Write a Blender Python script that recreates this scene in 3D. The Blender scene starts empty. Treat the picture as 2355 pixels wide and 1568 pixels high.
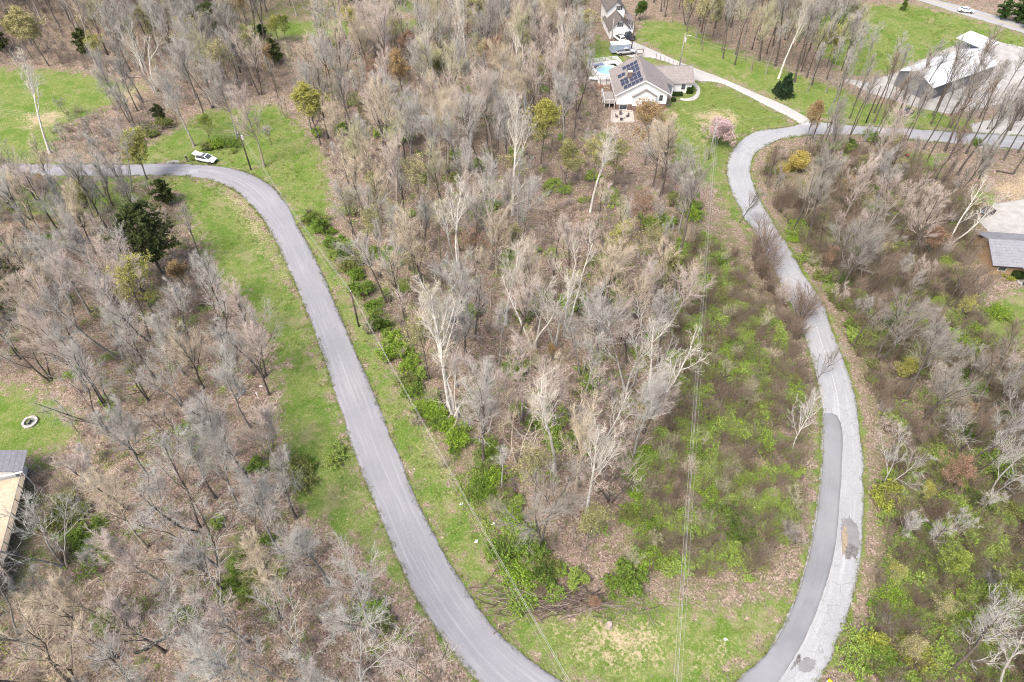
import bpy, math, random
import numpy as np
from mathutils import Vector, Matrix
R = math.radians
S = bpy.context.scene
COL = S.collection

# ------------------------------------------------------------------ camera, sky, sun, exposure
CAM_H, PITCH = 85.0, R(46.8)
cam = bpy.data.cameras.new('camera'); cam.lens = 24; cam.sensor_width = 36
cam.clip_start = 1; cam.clip_end = 3000
camo = bpy.data.objects.new('camera', cam); COL.objects.link(camo)
camo.location = (0, 0, CAM_H); camo.rotation_euler = (math.pi/2 - PITCH, 0, 0)
S.camera = camo
world = bpy.data.worlds.new('World'); S.world = world; world.use_nodes = True
wn = world.node_tree; bg = wn.nodes['Background']
sky = wn.nodes.new('ShaderNodeTexSky'); sky.sky_type = 'NISHITA'; sky.sun_disc = False
sky.sun_elevation = R(56); sky.sun_rotation = R(-140); sky.dust_density = 6; sky.air_density = 1.0
wn.links.new(sky.outputs[0], bg.inputs[0]); bg.inputs[1].default_value = 0.15
sunl = bpy.data.lights.new('sun', 'SUN'); sunl.energy = 1.3; sunl.angle = R(22); sunl.color = (1, .975, .94)
suno = bpy.data.objects.new('sun', sunl); COL.objects.link(suno)
# sun stands behind the camera, to its left
az, el = R(-140), R(56)
sd = Vector((math.sin(az)*math.cos(el), math.cos(az)*math.cos(el), math.sin(el)))
suno.rotation_euler = sd.to_track_quat('Z', 'Y').to_euler(); suno.location = (-40, -40, 150)
S.view_settings.view_transform = 'Standard'; S.view_settings.look = 'None'
S.view_settings.exposure = 1.17; S.view_settings.gamma = 1
S.cycles.use_denoising = True; S.cycles.denoiser = 'OPENIMAGEDENOISE'; S.cycles.denoising_input_passes = 'RGB_ALBEDO_NORMAL'; S.cycles.denoising_prefilter = 'NONE'
S.cycles.max_bounces = 4; S.cycles.diffuse_bounces = 1; S.cycles.transparent_max_bounces = 6
S.cycles.pixel_filter_type = 'BLACKMAN_HARRIS'; S.cycles.filter_width = 1.05
S.cycles.use_adaptive_sampling = True; S.cycles.adaptive_threshold = 0.03; S.cycles.adaptive_min_samples = 40

# ------------------------------------------------------------------ the survey grid: photo pixel (2354 wide) -> point on the ground
F = 1569.4
CT, ST = math.cos(PITCH), math.sin(PITCH)
def G(u, v, h=0.0):
    dx = (u-1177)/F; dy = (v-784)/F
    t = (h-CAM_H)/(-ST-dy*CT)
    return (dx*t, (CT-dy*ST)*t)
def GP(pts, h=0.0): return np.array([G(u, v, h) for u, v in pts])
def PX(x, y, z=0.0):
    zc = y*CT-(z-CAM_H)*ST; yc = y*ST+(z-CAM_H)*CT
    return 1177+F*x/zc, 784-F*yc/zc

rng = np.random.default_rng(7); random.seed(7)

# ------------------------------------------------------------------ materials
def newmat(name):
    m = bpy.data.materials.new(name); m.use_nodes = True
    nt = m.node_tree; b = nt.nodes['Principled BSDF']
    return m, nt, b
def N(nt, t, **kw):
    n = nt.nodes.new(t)
    for k, v in kw.items():
        if k.startswith('i_'):
            key = k[2:].replace('_', ' ')
            n.inputs[key].default_value = v
        else: setattr(n, k, v)
    return n
def mixc(nt, fac, a, b, bt='MIX'):
    n = nt.nodes.new('ShaderNodeMix'); n.data_type = 'RGBA'; n.blend_type = bt
    for sock, v in ((n.inputs[0], fac), (n.inputs[6], a), (n.inputs[7], b)):
        if hasattr(v, 'is_output') or isinstance(v, bpy.types.NodeSocket): nt.links.new(v, sock)
        elif isinstance(v, (int, float)): sock.default_value = v
        else: sock.default_value = (*v, 1) if len(v) == 3 else v
    return n.outputs[2]
def math_(nt, op, a, b=0.0, c=None, clamp=False):
    n = nt.nodes.new('ShaderNodeMath'); n.operation = op; n.use_clamp = clamp
    for i, v in enumerate((a, b) if c is None else (a, b, c)):
        if isinstance(v, bpy.types.NodeSocket): nt.links.new(v, n.inputs[i])
        else: n.inputs[i].default_value = v
    return n.outputs[0]
def ramp(nt, v, lo, hi):
    n = nt.nodes.new('ShaderNodeMapRange'); n.interpolation_type = 'SMOOTHSTEP'
    nt.links.new(v, n.inputs[0]); n.inputs[1].default_value = lo; n.inputs[2].default_value = hi
    return n.outputs[0]
def noise(nt, vec, scale, detail=3, rough=.55, out=0):
    n = nt.nodes.new('ShaderNodeTexNoise'); n.inputs['Scale'].default_value = scale
    n.inputs['Detail'].default_value = detail; n.inputs['Roughness'].default_value = rough
    if vec is not None: nt.links.new(vec, n.inputs['Vector'])
    return n.outputs[out]
def plain(name, c1, c2=None, scale=3.0, rough=.7, bump=0.0, metal=0.0, spec=.3, coord='Object'):
    m, nt, b = newmat(name)
    c2 = c2 or tuple(x*.8 for x in c1)
    tc = nt.nodes.new('ShaderNodeTexCoord')
    f = noise(nt, tc.outputs[coord], scale, 5, .65)
    nt.links.new(mixc(nt, ramp(nt, f, .3, .7), c1, c2), b.inputs['Base Color'])
    b.inputs['Roughness'].default_value = rough; b.inputs['Metallic'].default_value = metal
    b.inputs['Specular IOR Level'].default_value = spec
    if bump:
        bp = nt.nodes.new('ShaderNodeBump'); bp.inputs['Strength'].default_value = bump
        nt.links.new(f, bp.inputs['Height']); nt.links.new(bp.outputs[0], b.inputs['Normal'])
    return m
def tinted(name, rough=.9, lo=.7, hi=1.2, leaf=False, vscale=1.3):
    """colour comes from the object's own colour, mottled"""
    m, nt, b = newmat(name)
    oi = nt.nodes.new('ShaderNodeObjectInfo'); geo = nt.nodes.new('ShaderNodeNewGeometry')
    f = noise(nt, geo.outputs['Position'], vscale, 3, .6)
    mr = nt.nodes.new('ShaderNodeMapRange'); nt.links.new(f, mr.inputs[0])
    mr.inputs[1].default_value = .3; mr.inputs[2].default_value = .7
    mr.inputs[3].default_value = lo; mr.inputs[4].default_value = hi
    fac = mr.outputs[0]
    if leaf:   # every leaf its own tone
        f2 = ramp(nt, geo.outputs['Random Per Island'], 0, 1)
        fac = math_(nt, 'MULTIPLY', fac, math_(nt, 'MULTIPLY_ADD', f2, .7, .65))
    vm = nt.nodes.new('ShaderNodeVectorMath'); vm.operation = 'SCALE'
    nt.links.new(oi.outputs['Color'], vm.inputs[0]); nt.links.new(fac, vm.inputs['Scale'])
    nt.links.new(vm.outputs[0], b.inputs['Base Color'])
    b.inputs['Roughness'].default_value = rough; b.inputs['Specular IOR Level'].default_value = .15
    if leaf:
        tr = nt.nodes.new('ShaderNodeBsdfTranslucent'); nt.links.new(vm.outputs[0], tr.inputs[0])
        ms = nt.nodes.new('ShaderNodeMixShader'); ms.inputs[0].default_value = .45
        nt.links.new(b.outputs[0], ms.inputs[1]); nt.links.new(tr.outputs[0], ms.inputs[2])
        nt.links.new(ms.outputs[0], nt.nodes['Material Output'].inputs[0])
    return m
M = {}
M['bark'] = tinted('bark', .95, .7, 1.4, vscale=2.5)
M['twig'] = tinted('twig', .9, .88, 1.4, vscale=.5)
M['leaf'] = tinted('leaf', .7, .8, 1.15, leaf=True, vscale=.9)
def stuffmat(name, cols, leaf=False):
    m, nt, b = newmat(name)
    oi = nt.nodes.new('ShaderNodeObjectInfo'); geo = nt.nodes.new('ShaderNodeNewGeometry')
    cr = nt.nodes.new('ShaderNodeValToRGB'); cr.color_ramp.interpolation = 'LINEAR'
    e = cr.color_ramp.elements
    while len(e) < len(cols): e.new(.5)
    for i, c in enumerate(cols): e[i].position = i/(len(cols)-1); e[i].color = (*c, 1)
    r = oi.outputs['Random']
    if leaf: r = math_(nt, 'MULTIPLY_ADD', geo.outputs['Random Per Island'], .6, math_(nt, 'MULTIPLY', r, .4))
    nt.links.new(r, cr.inputs[0]); nt.links.new(cr.outputs[0], b.inputs['Base Color'])
    b.inputs['Roughness'].default_value = .9; b.inputs['Specular IOR Level'].default_value = .1
    return m
M['brush'] = stuffmat('brush_twigs', [(.16,.12,.10), (.24,.19,.165), (.28,.25,.22), (.19,.15,.13), (.25,.235,.20)])
M['bramble'] = stuffmat('bramble_stems', [(.12,.09,.065), (.20,.155,.115), (.15,.115,.085), (.26,.22,.17), (.18,.145,.105)])
M['fallen'] = stuffmat('fallen_leaves', [(.13,.085,.06), (.26,.19,.15), (.19,.13,.10), (.40,.32,.26), (.23,.15,.10)], True)
M['blade'] = stuffmat('grass_blades', [(.07,.12,.02), (.13,.18,.035), (.23,.23,.08), (.10,.16,.025), (.32,.27,.14)], True)
M['weed'] = stuffmat('weed_leaves', [(.10,.16,.028), (.18,.28,.045), (.26,.33,.08), (.14,.22,.04)], True)

# ------------------------------------------------------------------ mesh helpers
def link(o, parent=None):
    COL.objects.link(o)
    if parent is not None: o.parent = parent
    return o
def mesh_from(name, V, faces, mat=None, smooth=False):
    me = bpy.data.meshes.new(name); me.from_pydata([tuple(v) for v in V], [], faces); me.update()
    if mat: me.materials.append(mat)
    if smooth: me.polygons.foreach_set('use_smooth', [True]*len(me.polygons))
    return me
def fastmesh(name, V, Q=None, T=None, mat=None, smooth=True):
    """numpy quads / tris -> mesh"""
    me = bpy.data.meshes.new(name)
    nq = 0 if Q is None else len(Q); ntr = 0 if T is None else len(T)
    loops = np.concatenate([x.ravel() for x in (Q, T) if x is not None and len(x)]).astype(np.int32)
    tot = np.concatenate([np.full(nq, 4, np.int32), np.full(ntr, 3, np.int32)])
    me.vertices.add(len(V)); me.vertices.foreach_set('co', np.asarray(V, np.float32).ravel())
    me.loops.add(len(loops)); me.loops.foreach_set('vertex_index', loops)
    me.polygons.add(nq+ntr)
    me.polygons.foreach_set('loop_start', np.concatenate([[0], np.cumsum(tot)[:-1]]).astype(np.int32))
    me.polygons.foreach_set('loop_total', tot)
    me.polygons.foreach_set('use_smooth', np.full(nq+ntr, smooth))
    me.update(calc_edges=True)
    if mat: me.materials.append(mat)
    return me
def obj(name, me, parent=None, loc=None, rz=None, label=None, cat=None, group=None, kind=None, color=None):
    o = bpy.data.objects.new(name, me); link(o, parent)
    if loc is not None: o.location = loc
    if rz is not None: o.rotation_euler[2] = rz
    tag(o, label, cat, group, kind)
    if color is not None: o.color = (*color, 1)
    return o
def tag(o, label=None, cat=None, group=None, kind=None):
    if label: o['label'] = label
    if cat: o['category'] = cat
    if group: o['group'] = group
    if kind: o['kind'] = kind
    return o
def thing(name, loc, rz, label, cat, group=None):
    return obj(name, None, None, loc, rz, label, cat, group)
class MB:
    """collects shapes into one mesh"""
    def __init__(s): s.V = []; s.F = []
    def add(s, V, Fc):
        n = len(s.V); s.V += [tuple(v) for v in V]; s.F += [tuple(i+n for i in f) for f in Fc]; return s
    def box(s, x0, x1, y0, y1, z0, z1):
        V = [(x, y, z) for z in (z0, z1) for y in (y0, y1) for x in (x0, x1)]
        return s.add(V, [(0,2,3,1), (4,5,7,6), (0,1,5,4), (2,6,7,3), (0,4,6,2), (1,3,7,5)])
    def prism(s, poly, axis, a, b):
        """polygon (2d) extruded along axis 'x','y','z' from a to b"""
        n = len(poly)
        def p(q, t): return {'x': (t, q[0], q[1]), 'y': (q[0], t, q[1]), 'z': (q[0], q[1], t)}[axis]
        V = [p(q, a) for q in poly]+[p(q, b) for q in poly]
        Fc = [tuple(range(n))[::-1], tuple(range(n, 2*n))]+[(i, (i+1) % n, n+(i+1) % n, n+i) for i in range(n)]
        return s.add(V, Fc)
    def tube(s, pts, rad, k=8, cap=True):
        pts = [Vector(p) for p in pts]
        if not hasattr(rad, '__len__'): rad = [rad]*len(pts)
        V = []; n = len(pts)
        for i, p in enumerate(pts):
            t = (pts[min(i+1, n-1)]-pts[max(i-1, 0)]).normalized()
            a = t.cross(Vector((0, 0, 1)) if abs(t.z) < .9 else Vector((1, 0, 0))).normalized(); b = t.cross(a)
            for j in range(k):
                th = 2*math.pi*j/k; V.append(p+(a*math.cos(th)+b*math.sin(th))*rad[i])
        Fc = [(i*k+j, i*k+(j+1) % k, (i+1)*k+(j+1) % k, (i+1)*k+j) for i in range(n-1) for j in range(k)]
        if cap: Fc += [tuple(range(k))[::-1], tuple(range((n-1)*k, n*k))]
        return s.add(V, Fc)
    def lathe(s, prof, k=16, c=(0, 0, 0), axis='z'):
        V = []
        for r, z in prof:
            for j in range(k):
                a = 2*math.pi*j/k; x, y = r*math.cos(a), r*math.sin(a)
                V.append((c[0]+x, c[1]+y, c[2]+z) if axis == 'z' else (c[0]+x, c[1]+z, c[2]+y))
        n = len(prof)
        Fc = [(i*k+j, i*k+(j+1) % k, (i+1)*k+(j+1) % k, (i+1)*k+j) for i in range(n-1) for j in range(k)]
        Fc += [tuple(range(k))[::-1], tuple(range((n-1)*k, n*k))]
        return s.add(V, Fc)
    def mesh(s, name, mat, smooth=False): return mesh_from(name, s.V, s.F, mat, smooth)
    def build(s, name, mat, parent=None, smooth=False, **kw): return obj(name, s.mesh(name, mat, smooth), parent, **kw)
def box(*a): return MB().box(*a)
def spline(pts, per=8):
    """Catmull-Rom through points"""
    P = np.asarray(pts, float); P = np.vstack([2*P[0]-P[1], P, 2*P[-1]-P[-2]]); out = []
    for i in range(1, len(P)-2):
        a, b, c, d = P[i-1:i+3]
        for t in np.arange(per)/per:
            out.append(.5*((2*b)+(c-a)*t+(2*a-5*b+4*c-d)*t*t+(3*b-a-3*c+d)*t**3))
    out.append(P[-2]); return np.array(out)
def resample(P, n):
    d = np.concatenate([[0], np.cumsum(np.linalg.norm(np.diff(P, axis=0), axis=1))])
    s = np.linspace(0, d[-1], n)
    return np.stack([np.interp(s, d, P[:, k]) for k in range(P.shape[1])], 1), d[-1]
def pip(pts, poly):
    x, y = pts[:, 0], pts[:, 1]; ins = np.zeros(len(pts), bool); n = len(poly)
    for i in range(n):
        x0, y0 = poly[i]; x1, y1 = poly[(i+1) % n]
        c = ((y0 > y) != (y1 > y)) & (x < (x1-x0)*(y-y0)/(y1-y0+1e-12)+x0)
        ins ^= c
    return ins
def pdist(pts, poly, closed=True):
    d = np.full(len(pts), 1e9); n = len(poly)
    for i in range(n if closed else n-1):
        a = np.asarray(poly[i]); b = np.asarray(poly[(i+1) % n]); ab = b-a
        t = np.clip(((pts-a)@ab)/(ab@ab+1e-12), 0, 1)
        d = np.minimum(d, np.linalg.norm(pts-(a+t[:, None]*ab), axis=1))
    return d
def soft(pts, poly, w=1.0):
    out = np.zeros(len(pts)); lo, hi = poly.min(0)-w, poly.max(0)+w
    near = np.where(((pts > lo) & (pts < hi)).all(1))[0]
    if len(near):
        q = pts[near]; d = pdist(q, poly); out[near] = np.clip(.5+np.where(pip(q, poly), d, -d)/w*.5, 0, 1)
    return out

# ================================================================== THE SETTING
# road edges read off the survey grid
LW_OUT = [(-160,374),(0,377),(140,377),(283,378),(400,376),(500,382),(567,397),(617,423),(650,457),(687,523),(733,613),(785,733),(828,833),(868,929),(916,1045),(951,1135),(988,1209),(1028,1285),(1078,1365),(1135,1442),(1211,1512),(1298,1568),(1390,1610),(1490,1625)]
LW_IN = [(-160,398),(0,400),(130,403),(250,405),(367,402),(433,405),(483,413),(527,430),(567,460),(617,522),(667,623),(707,719),(740,806),(785,945),(816,1043),(868,1169),(915,1285),(958,1372),(1001,1442),(1051,1509),(1101,1567),(1190,1650),(1320,1735),(1490,1770)]
RW_IN = [(1490,1625),(1600,1612),(1689,1567),(1763,1499),(1813,1412),(1846,1322),(1869,1219),(1884,1112),(1889,1045),(1889,949),(1883,889),(1863,813),(1829,716),(1783,629),(1753,576),(1729,523),(1716,513-5),(1696,467),(1676,423),(1671,387),(1683,347),(1713,315),(1753,300),(1816,291),(1869,276),(1903,283),(1986,290),(2103,297),(2269,308),(2420,316)]
RW_OUT = [(1490,1770),(1650,1740),(1790,1660),(1879,1567),(1929,1465),(1963,1362),(1981,1245),(1985,1129),(1983,1045),(1969,929),(1949,856),(1916,769),(1889,696),(1853,639),(1816,573),(1783,523),(1773,503),(1749,467),(1733,427),(1724,393),(1729,367),(1746,343),(1776,328),(1803,318),(1863,310),(1936,309),(1990,310),(2090,320),(2270,336),(2420,350)]
DRV_A = [(1436,88),(1451,93),(1491,110),(1569,145),(1653,177),(1736,213),(1799,240),(1843,263),(1872,282)]
DRV_B = [(1418,102),(1440,128),(1500,133),(1556,152),(1592,183),(1653,190),(1719,220),(1783,253),(1829,277),(1840,296)]
HWY_A = [(1980,-45),(2149,-1),(2236,20),(2354,57),(2480,100)]
HWY_B = [(1930,-45),(2103,-1),(2203,30),(2354,76),(2480,118)]
def rib(A, B, per=10):
    a = spline(GP(A), per); b = spline(GP(B), per); n = max(len(a), len(b))
    c = None
    a, la = resample(a, n); b, lb = resample(b, n)
    return a, b
def ribbon(name, A, B, mat, z=.03, across=12, jit=.05, kind='structure', label=None, paired=True, **kw):
    if paired:   # the edges are listed point for point
        a = spline(GP(A), 10); b = spline(GP(B), 10)
        n = min(len(a), len(b))
        if len(a) != len(b): a, _ = resample(a, 240); b, _ = resample(b, 240); n = 240
    a = a[:n]; b = b[:n]
    r = np.random.default_rng(len(name)); sm = np.convolve(r.normal(0, 1, n+8), np.ones(3)/3, 'same')
    s = np.linspace(0, 1, across)
    ctr = (a+b)/2; along = np.concatenate([[0], np.cumsum(np.linalg.norm(np.diff(ctr, axis=0), axis=1))])
    w = np.linalg.norm(b-a, axis=1)
    V = []; uv = []
    for i in range(n):
        d = (b[i]-a[i])/max(w[i], .1); ja = sm[i]*jit; jb = sm[i+5]*jit
        for k in range(across):
            p = a[i]+(b[i]-a[i])*s[k]
            if k == 0: p = p-d*ja
            if k == across-1: p = p+d*jb
            zz = z+.05*math.sin(math.pi*s[k]) if 0 < k < across-1 else z
            V.append((p[0], p[1], zz)); uv.append((s[k], along[i]))
    # worn-down shoulder faces under both edges
    base = len(V)
    for i in range(n):
        d = (b[i]-a[i])/max(w[i], .1)
        p = a[i]-d*(sm[i]*jit+.12); V.append((p[0], p[1], z-.12)); uv.append((0, along[i]))
        p = b[i]+d*(sm[i+5]*jit+.12); V.append((p[0], p[1], z-.12)); uv.append((1, along[i]))
    Q = []
    for i in range(n-1):
        for k in range(across-1):
            Q.append((i*across+k, i*across+k+1, (i+1)*across+k+1, (i+1)*across+k))
        Q.append((base+2*i, i*across, (i+1)*across, base+2*i+2))
        Q.append((i*across+across-1, base+2*i+1, base+2*i+3, (i+1)*across+across-1))
    # face up
    me = fastmesh(name, np.array(V), np.array(Q), None, mat)
    e1 = np.array(V[1])-np.array(V[0]); e2 = np.array(V[across])-np.array(V[0])
    if np.cross(e1, e2)[2] < 0: me.flip_normals()
    ul = me.uv_layers.new(name='UVMap'); li = np.zeros(len(me.loops), np.int32); me.loops.foreach_get('vertex_index', li)
    ul.data.foreach_set('uv', np.array(uv)[li].astype(np.float32).ravel())
    o = obj(name, me, kind=kind, label=label, **kw); return o, a, b

def roadmat(name, c, c2, track, crack=0.0, grain=.25, patchy=.5, dark=(.1,.1,.105)):
    m, nt, b = newmat(name)
    tc = nt.nodes.new('ShaderNodeTexCoord'); geo = nt.nodes.new('ShaderNodeNewGeometry')
    sp = nt.nodes.new('ShaderNodeSeparateXYZ'); nt.links.new(tc.outputs['UV'], sp.inputs[0])
    cb = nt.nodes.new('ShaderNodeCombineXYZ')
    nt.links.new(math_(nt, 'MULTIPLY', sp.outputs[0], 6.0), cb.inputs[0])
    nt.links.new(math_(nt, 'MULTIPLY', sp.outputs[1], .045), cb.inputs[1])
    pos = geo.outputs['Position']
    streak = noise(nt, cb.outputs[0], 2.0, 4, .6)
    big = noise(nt, pos, .12, 4, .6); fine = noise(nt, pos, 9, 2, .7)
    col = mixc(nt, math_(nt, 'MULTIPLY', ramp(nt, big, .35, .7), patchy), c, c2)
    col = mixc(nt, math_(nt, 'MULTIPLY', ramp(nt, streak, .48, .70), .8), col, track)
    # thin worn lines where tyres run
    cb2 = nt.nodes.new('ShaderNodeCombineXYZ')
    nt.links.new(math_(nt, 'MULTIPLY', sp.outputs[0], 26.0), cb2.inputs[0])
    nt.links.new(math_(nt, 'MULTIPLY', sp.outputs[1], .02), cb2.inputs[1])
    line = noise(nt, cb2.outputs[0], 1.0, 2, .5)
    mid = ramp(nt, math_(nt, 'ABSOLUTE', math_(nt, 'SUBTRACT', sp.outputs[0], .5)), .22, .05)
    col = mixc(nt, math_(nt, 'MULTIPLY', math_(nt, 'MULTIPLY', ramp(nt, line, .6, .72), mid), .6), col, tuple(x*1.35 for x in track))
    col = mixc(nt, math_(nt, 'MULTIPLY', ramp(nt, fine, .35, .65), grain), col, dark)
    edge = ramp(nt, math_(nt, 'ABSOLUTE', math_(nt, 'SUBTRACT', sp.outputs[0], .5)), .47, .5)
    en = noise(nt, pos, 1.7, 3, .6)
    col = mixc(nt, math_(nt, 'MULTIPLY', edge, ramp(nt, en, .35, .6)), col, (.11,.10,.08))
    if crack:
        v = nt.nodes.new('ShaderNodeTexVoronoi'); v.feature = 'DISTANCE_TO_EDGE'; v.inputs['Scale'].default_value = .45
        dv = nt.nodes.new('ShaderNodeVectorMath'); dv.operation = 'ADD'
        nn = nt.nodes.new('ShaderNodeTexNoise'); nn.inputs['Scale'].default_value = .8; nn.inputs['Detail'].default_value = 4
        nt.links.new(pos, nn.inputs['Vector']); nt.links.new(pos, dv.inputs[0]); nt.links.new(nn.outputs['Color'], dv.inputs[1])
        nt.links.new(dv.outputs[0], v.inputs['Vector'])
        cm = math_(nt, 'MULTIPLY', ramp(nt, v.outputs['Distance'], .018, .004), ramp(nt, noise(nt, pos, .09, 2), .45, .6))
        col = mixc(nt, math_(nt, 'MULTIPLY', cm, crack), col, (.07,.07,.07))
        v2 = nt.nodes.new('ShaderNodeTexVoronoi'); v2.inputs['Scale'].default_value = 7
        nt.links.new(pos, v2.inputs['Vector'])
        sp2 = nt.nodes.new('ShaderNodeSeparateXYZ'); nt.links.new(v2.outputs['Color'], sp2.inputs[0])
        col = mixc(nt, math_(nt, 'MULTIPLY', ramp(nt, sp2.outputs[0], .6, 1), .35), col, tuple(x*1.3 for x in c))
    nt.links.new(col, b.inputs['Base Color']); b.inputs['Roughness'].default_value = .85; b.inputs['Specular IOR Level'].default_value = .25
    bp = nt.nodes.new('ShaderNodeBump'); bp.inputs['Strength'].default_value = .08; bp.inputs['Distance'].default_value = .03
    nt.links.new(fine, bp.inputs['Height']); nt.links.new(bp.outputs[0], b.inputs['Normal'])
    return m
M['asphalt'] = roadmat('asphalt_new', (.215,.21,.228), (.25,.243,.262), (.30,.295,.312), .22, .05, .8, dark=(.15,.148,.165))
M['asphalt_old'] = roadmat('asphalt_old', (.30,.30,.31), (.25,.25,.26), (.36,.36,.365), .5, .22, .8, dark=(.17,.17,.175))
M['asphalt_patch'] = roadmat('asphalt_patch', (.17,.173,.187), (.225,.227,.24), (.215,.217,.228), 0, .15, 1.0, dark=(.13,.13,.14))
M['concrete'] = roadmat('concrete_drive', (.36,.355,.34), (.29,.285,.27), (.41,.40,.385), .2, .1, .7, dark=(.36,.35,.33))
M['highway'] = roadmat('highway_asphalt', (.28,.28,.285), (.24,.24,.245), (.32,.32,.32), .1, .1, .6, dark=(.28,.28,.28))

road_l, LA, LB = ribbon('road', LW_OUT, LW_IN, M['asphalt'], jit=.13, label='smooth lavender grey asphalt road sweeping down the left')
road_r, RA, RB = ribbon('road', RW_IN, RW_OUT, M['asphalt_old'], jit=.16, label='older pale cracked asphalt road winding up the right')
drive, DA, DB = ribbon('driveway', DRV_A, DRV_B, M['concrete'], z=.024, label='pale concrete driveway from the road to the garages')
hwy, HA, HB = ribbon('highway', HWY_A, HWY_B, M['highway'], label='pale two lane highway in the far corner')
# yellow centre line of the highway
ya = (HA+HB)/2; yd = (HB-HA)/np.linalg.norm(HB-HA, axis=1)[:, None]
yl = MB(); 
for s in (-.16, .16):
    V = []
    for i in range(len(ya)): V += [(*(ya[i]+yd[i]*(s-.06)), .092), (*(ya[i]+yd[i]*(s+.06)), .092)]
    yl.add(V, [(2*i, 2*i+1, 2*i+3, 2*i+2) for i in range(len(ya)-1)])
yl.build('centre_line', plain('road_paint_yellow', (.6,.42,.05), (.5,.36,.08), 2), hwy)
# resurfaced inner lane of the right road
PA = [(1760,1590),(1689+78,1569),(1789,1565),(1846,1475),(1889,1372),(1916,1275),(1929,1162),(1936,1045),(1935,985),(1924,958),(1912,951)]
PB = [(1650,1597),(1670,1582),(1691,1568),(1766,1499),(1816,1412),(1849,1322),(1872,1219),(1887,1112),(1892,1045),(1892,985),(1894,951)]
PA[0:3] = [(1735,1640),(1765,1600),(1789,1565)]
patch, _, _ = ribbon('asphalt_patch', PA, PB, M['asphalt_patch'], z=.088, across=8, jit=.09, label='darker resurfaced lane strip on the inner side of the right road')
def blob(name, pts, z, mat, label, n=40, wob=.12, seed=1):
    c = spline(np.vstack([GP(pts), GP(pts[:1])]), 8)[:-1]
    r = np.random.default_rng(seed); ce = c.mean(0)
    V = [(*ce, z)]+[(*(ce+(p-ce)*(1+r.normal(0, wob))), z) for p in c]
    n = len(c); me = mesh_from(name, V, [(0, 1+i, 1+(i+1) % n) for i in range(n)], mat)
    if me.polygons[0].normal.z < 0: me.flip_normals()
    return obj(name, me, kind='structure', label=label)
M['pothole'] = plain('broken_asphalt', (.07,.068,.066), (.19,.18,.17), 3.0, .95, .5)
M['mud'] = plain('sandy_mud', (.30,.24,.165), (.20,.165,.12), 2.0, .95, .4)
M['wetpatch'] = plain('stained_asphalt', (.15,.145,.148), (.20,.195,.20), .6, .9)
blob('road_damage', [(1935,1195),(1950,1190),(1968,1205),(1975,1240),(1971,1275),(1945,1285),(1937,1260),(1932,1225)], .093, M['wetpatch'], 'grey broken stretch on the right road', wob=.06, seed=3)
blob('pothole', [(1943,1258),(1958,1252),(1972,1262),(1968,1280),(1948,1284)], .098, M['pothole'], 'dark broken pothole in the right road', wob=.15, seed=2)
blob('mud_patch', [(1935,1215),(1945,1213),(1949,1240),(1944,1265),(1936,1277),(1934,1245)], .098, M['mud'], 'sandy washed out patch on the right road', wob=.12, seed=5)
blob('road_stain', [(1838,1520),(1856,1512),(1872,1520),(1870,1540),(1850,1546),(1836,1540)], .093, M['wetpatch'], 'dark stain on the right road near the marker', wob=.1, seed=6)
blob('road_stain', [(1818,1530),(1834,1508),(1840,1512),(1838,1522),(1822,1538)], .093, M['pothole'], 'crumbled joint between the two lanes of the right road', wob=.25, seed=8)
blob('chalk_mark', [(432,394),(442,390),(455,393),(452,398),(438,399)], .088, plain('pale_dust', (.33,.33,.345), (.28,.28,.295), 1), 'pale dusty patch on the road near the white SUV', wob=.1)
blob('painted_spot', [(1768,604),(1773,602),(1777,604),(1772,606)], .088, plain('yellow_spot', (.75,.62,.1), (.7,.6,.2), 1), 'small yellow painted spot on the right road', wob=.05)

# ---------------- ground zones
Z = {}
grass = [
 [(683,520),(785,736),(868,929),(951,1135),(1028,1285),(1135,1442),(1298,1568),(1480,1660),(1690,1568),(1763,1499),(1840,1390),(1790,1370),(1700,1400),(1560,1380),(1420,1360),(1330,1400),(1220,1400),(1150,1310),(1090,1180),(1030,1070),(955,940),(895,840),(850,750),(790,640),(735,540),(765,470),(745,360),(700,300),(640,240),(480,255),(335,335),(270,378),(500,382),(617,423)],
 [(233,405),(433,405),(527,430),(617,522),(707,719),(785,953),(868,1169),(965,1380),(905,1350),(810,1250),(700,1200),(655,1090),(640,960),(640,840),(590,720),(500,640),(450,550),(405,450),(370,425),(240,425)],
 [(-80,155),(120,160),(240,175),(330,205),(250,245),(150,290),(100,380),(-80,380)],
 [(1480,45),(1560,50),(1700,120),(1950,210),(2060,290),(1870,270),(1840,260),(1740,210),(1650,175),(1560,140),(1500,105),(1455,90)],
 [(1585,180),(1640,190),(1720,222),(1790,256),(1825,285),(1750,298),(1690,330),(1668,387),(1700,470),(1725,560),(1690,520),(1640,430),(1570,400),(1535,350),(1525,255),(1560,220)],
 [(1335,125),(1375,85),(1425,105),(1445,135),(1430,175),(1360,180)], [(1440,130),(1500,132),(1560,155),(1590,180),(1500,170)],
 [(1860,25),(1960,10),(2100,10),(2200,35),(2354,82),(2400,120),(2240,105),(2050,165),(1950,180),(1890,130)],
 [(-80,870),(90,900),(175,955),(165,1020),(60,1060),(-80,1080)],
 [(540,58),(640,50),(1010,45),(1010,68),(700,90),(560,85)], [(840,-30),(1010,-30),(1010,35),(850,25)],
 [(2225,440),(2300,440),(2290,475),(2210,485)], [(2230,700),(2354,670),(2420,760),(2354,790),(2250,800)],
 [(1880,225),(2080,240),(2280,285),(2280,305),(1900,283)], [(2060,345),(2170,355),(2160,440),(2080,440)],
 [(0,430),(230,420),(330,440),(350,480),(100,500),(0,480)], [(500,1270),(580,1240),(640,1310),(620,1390),(540,1380)]]
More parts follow.
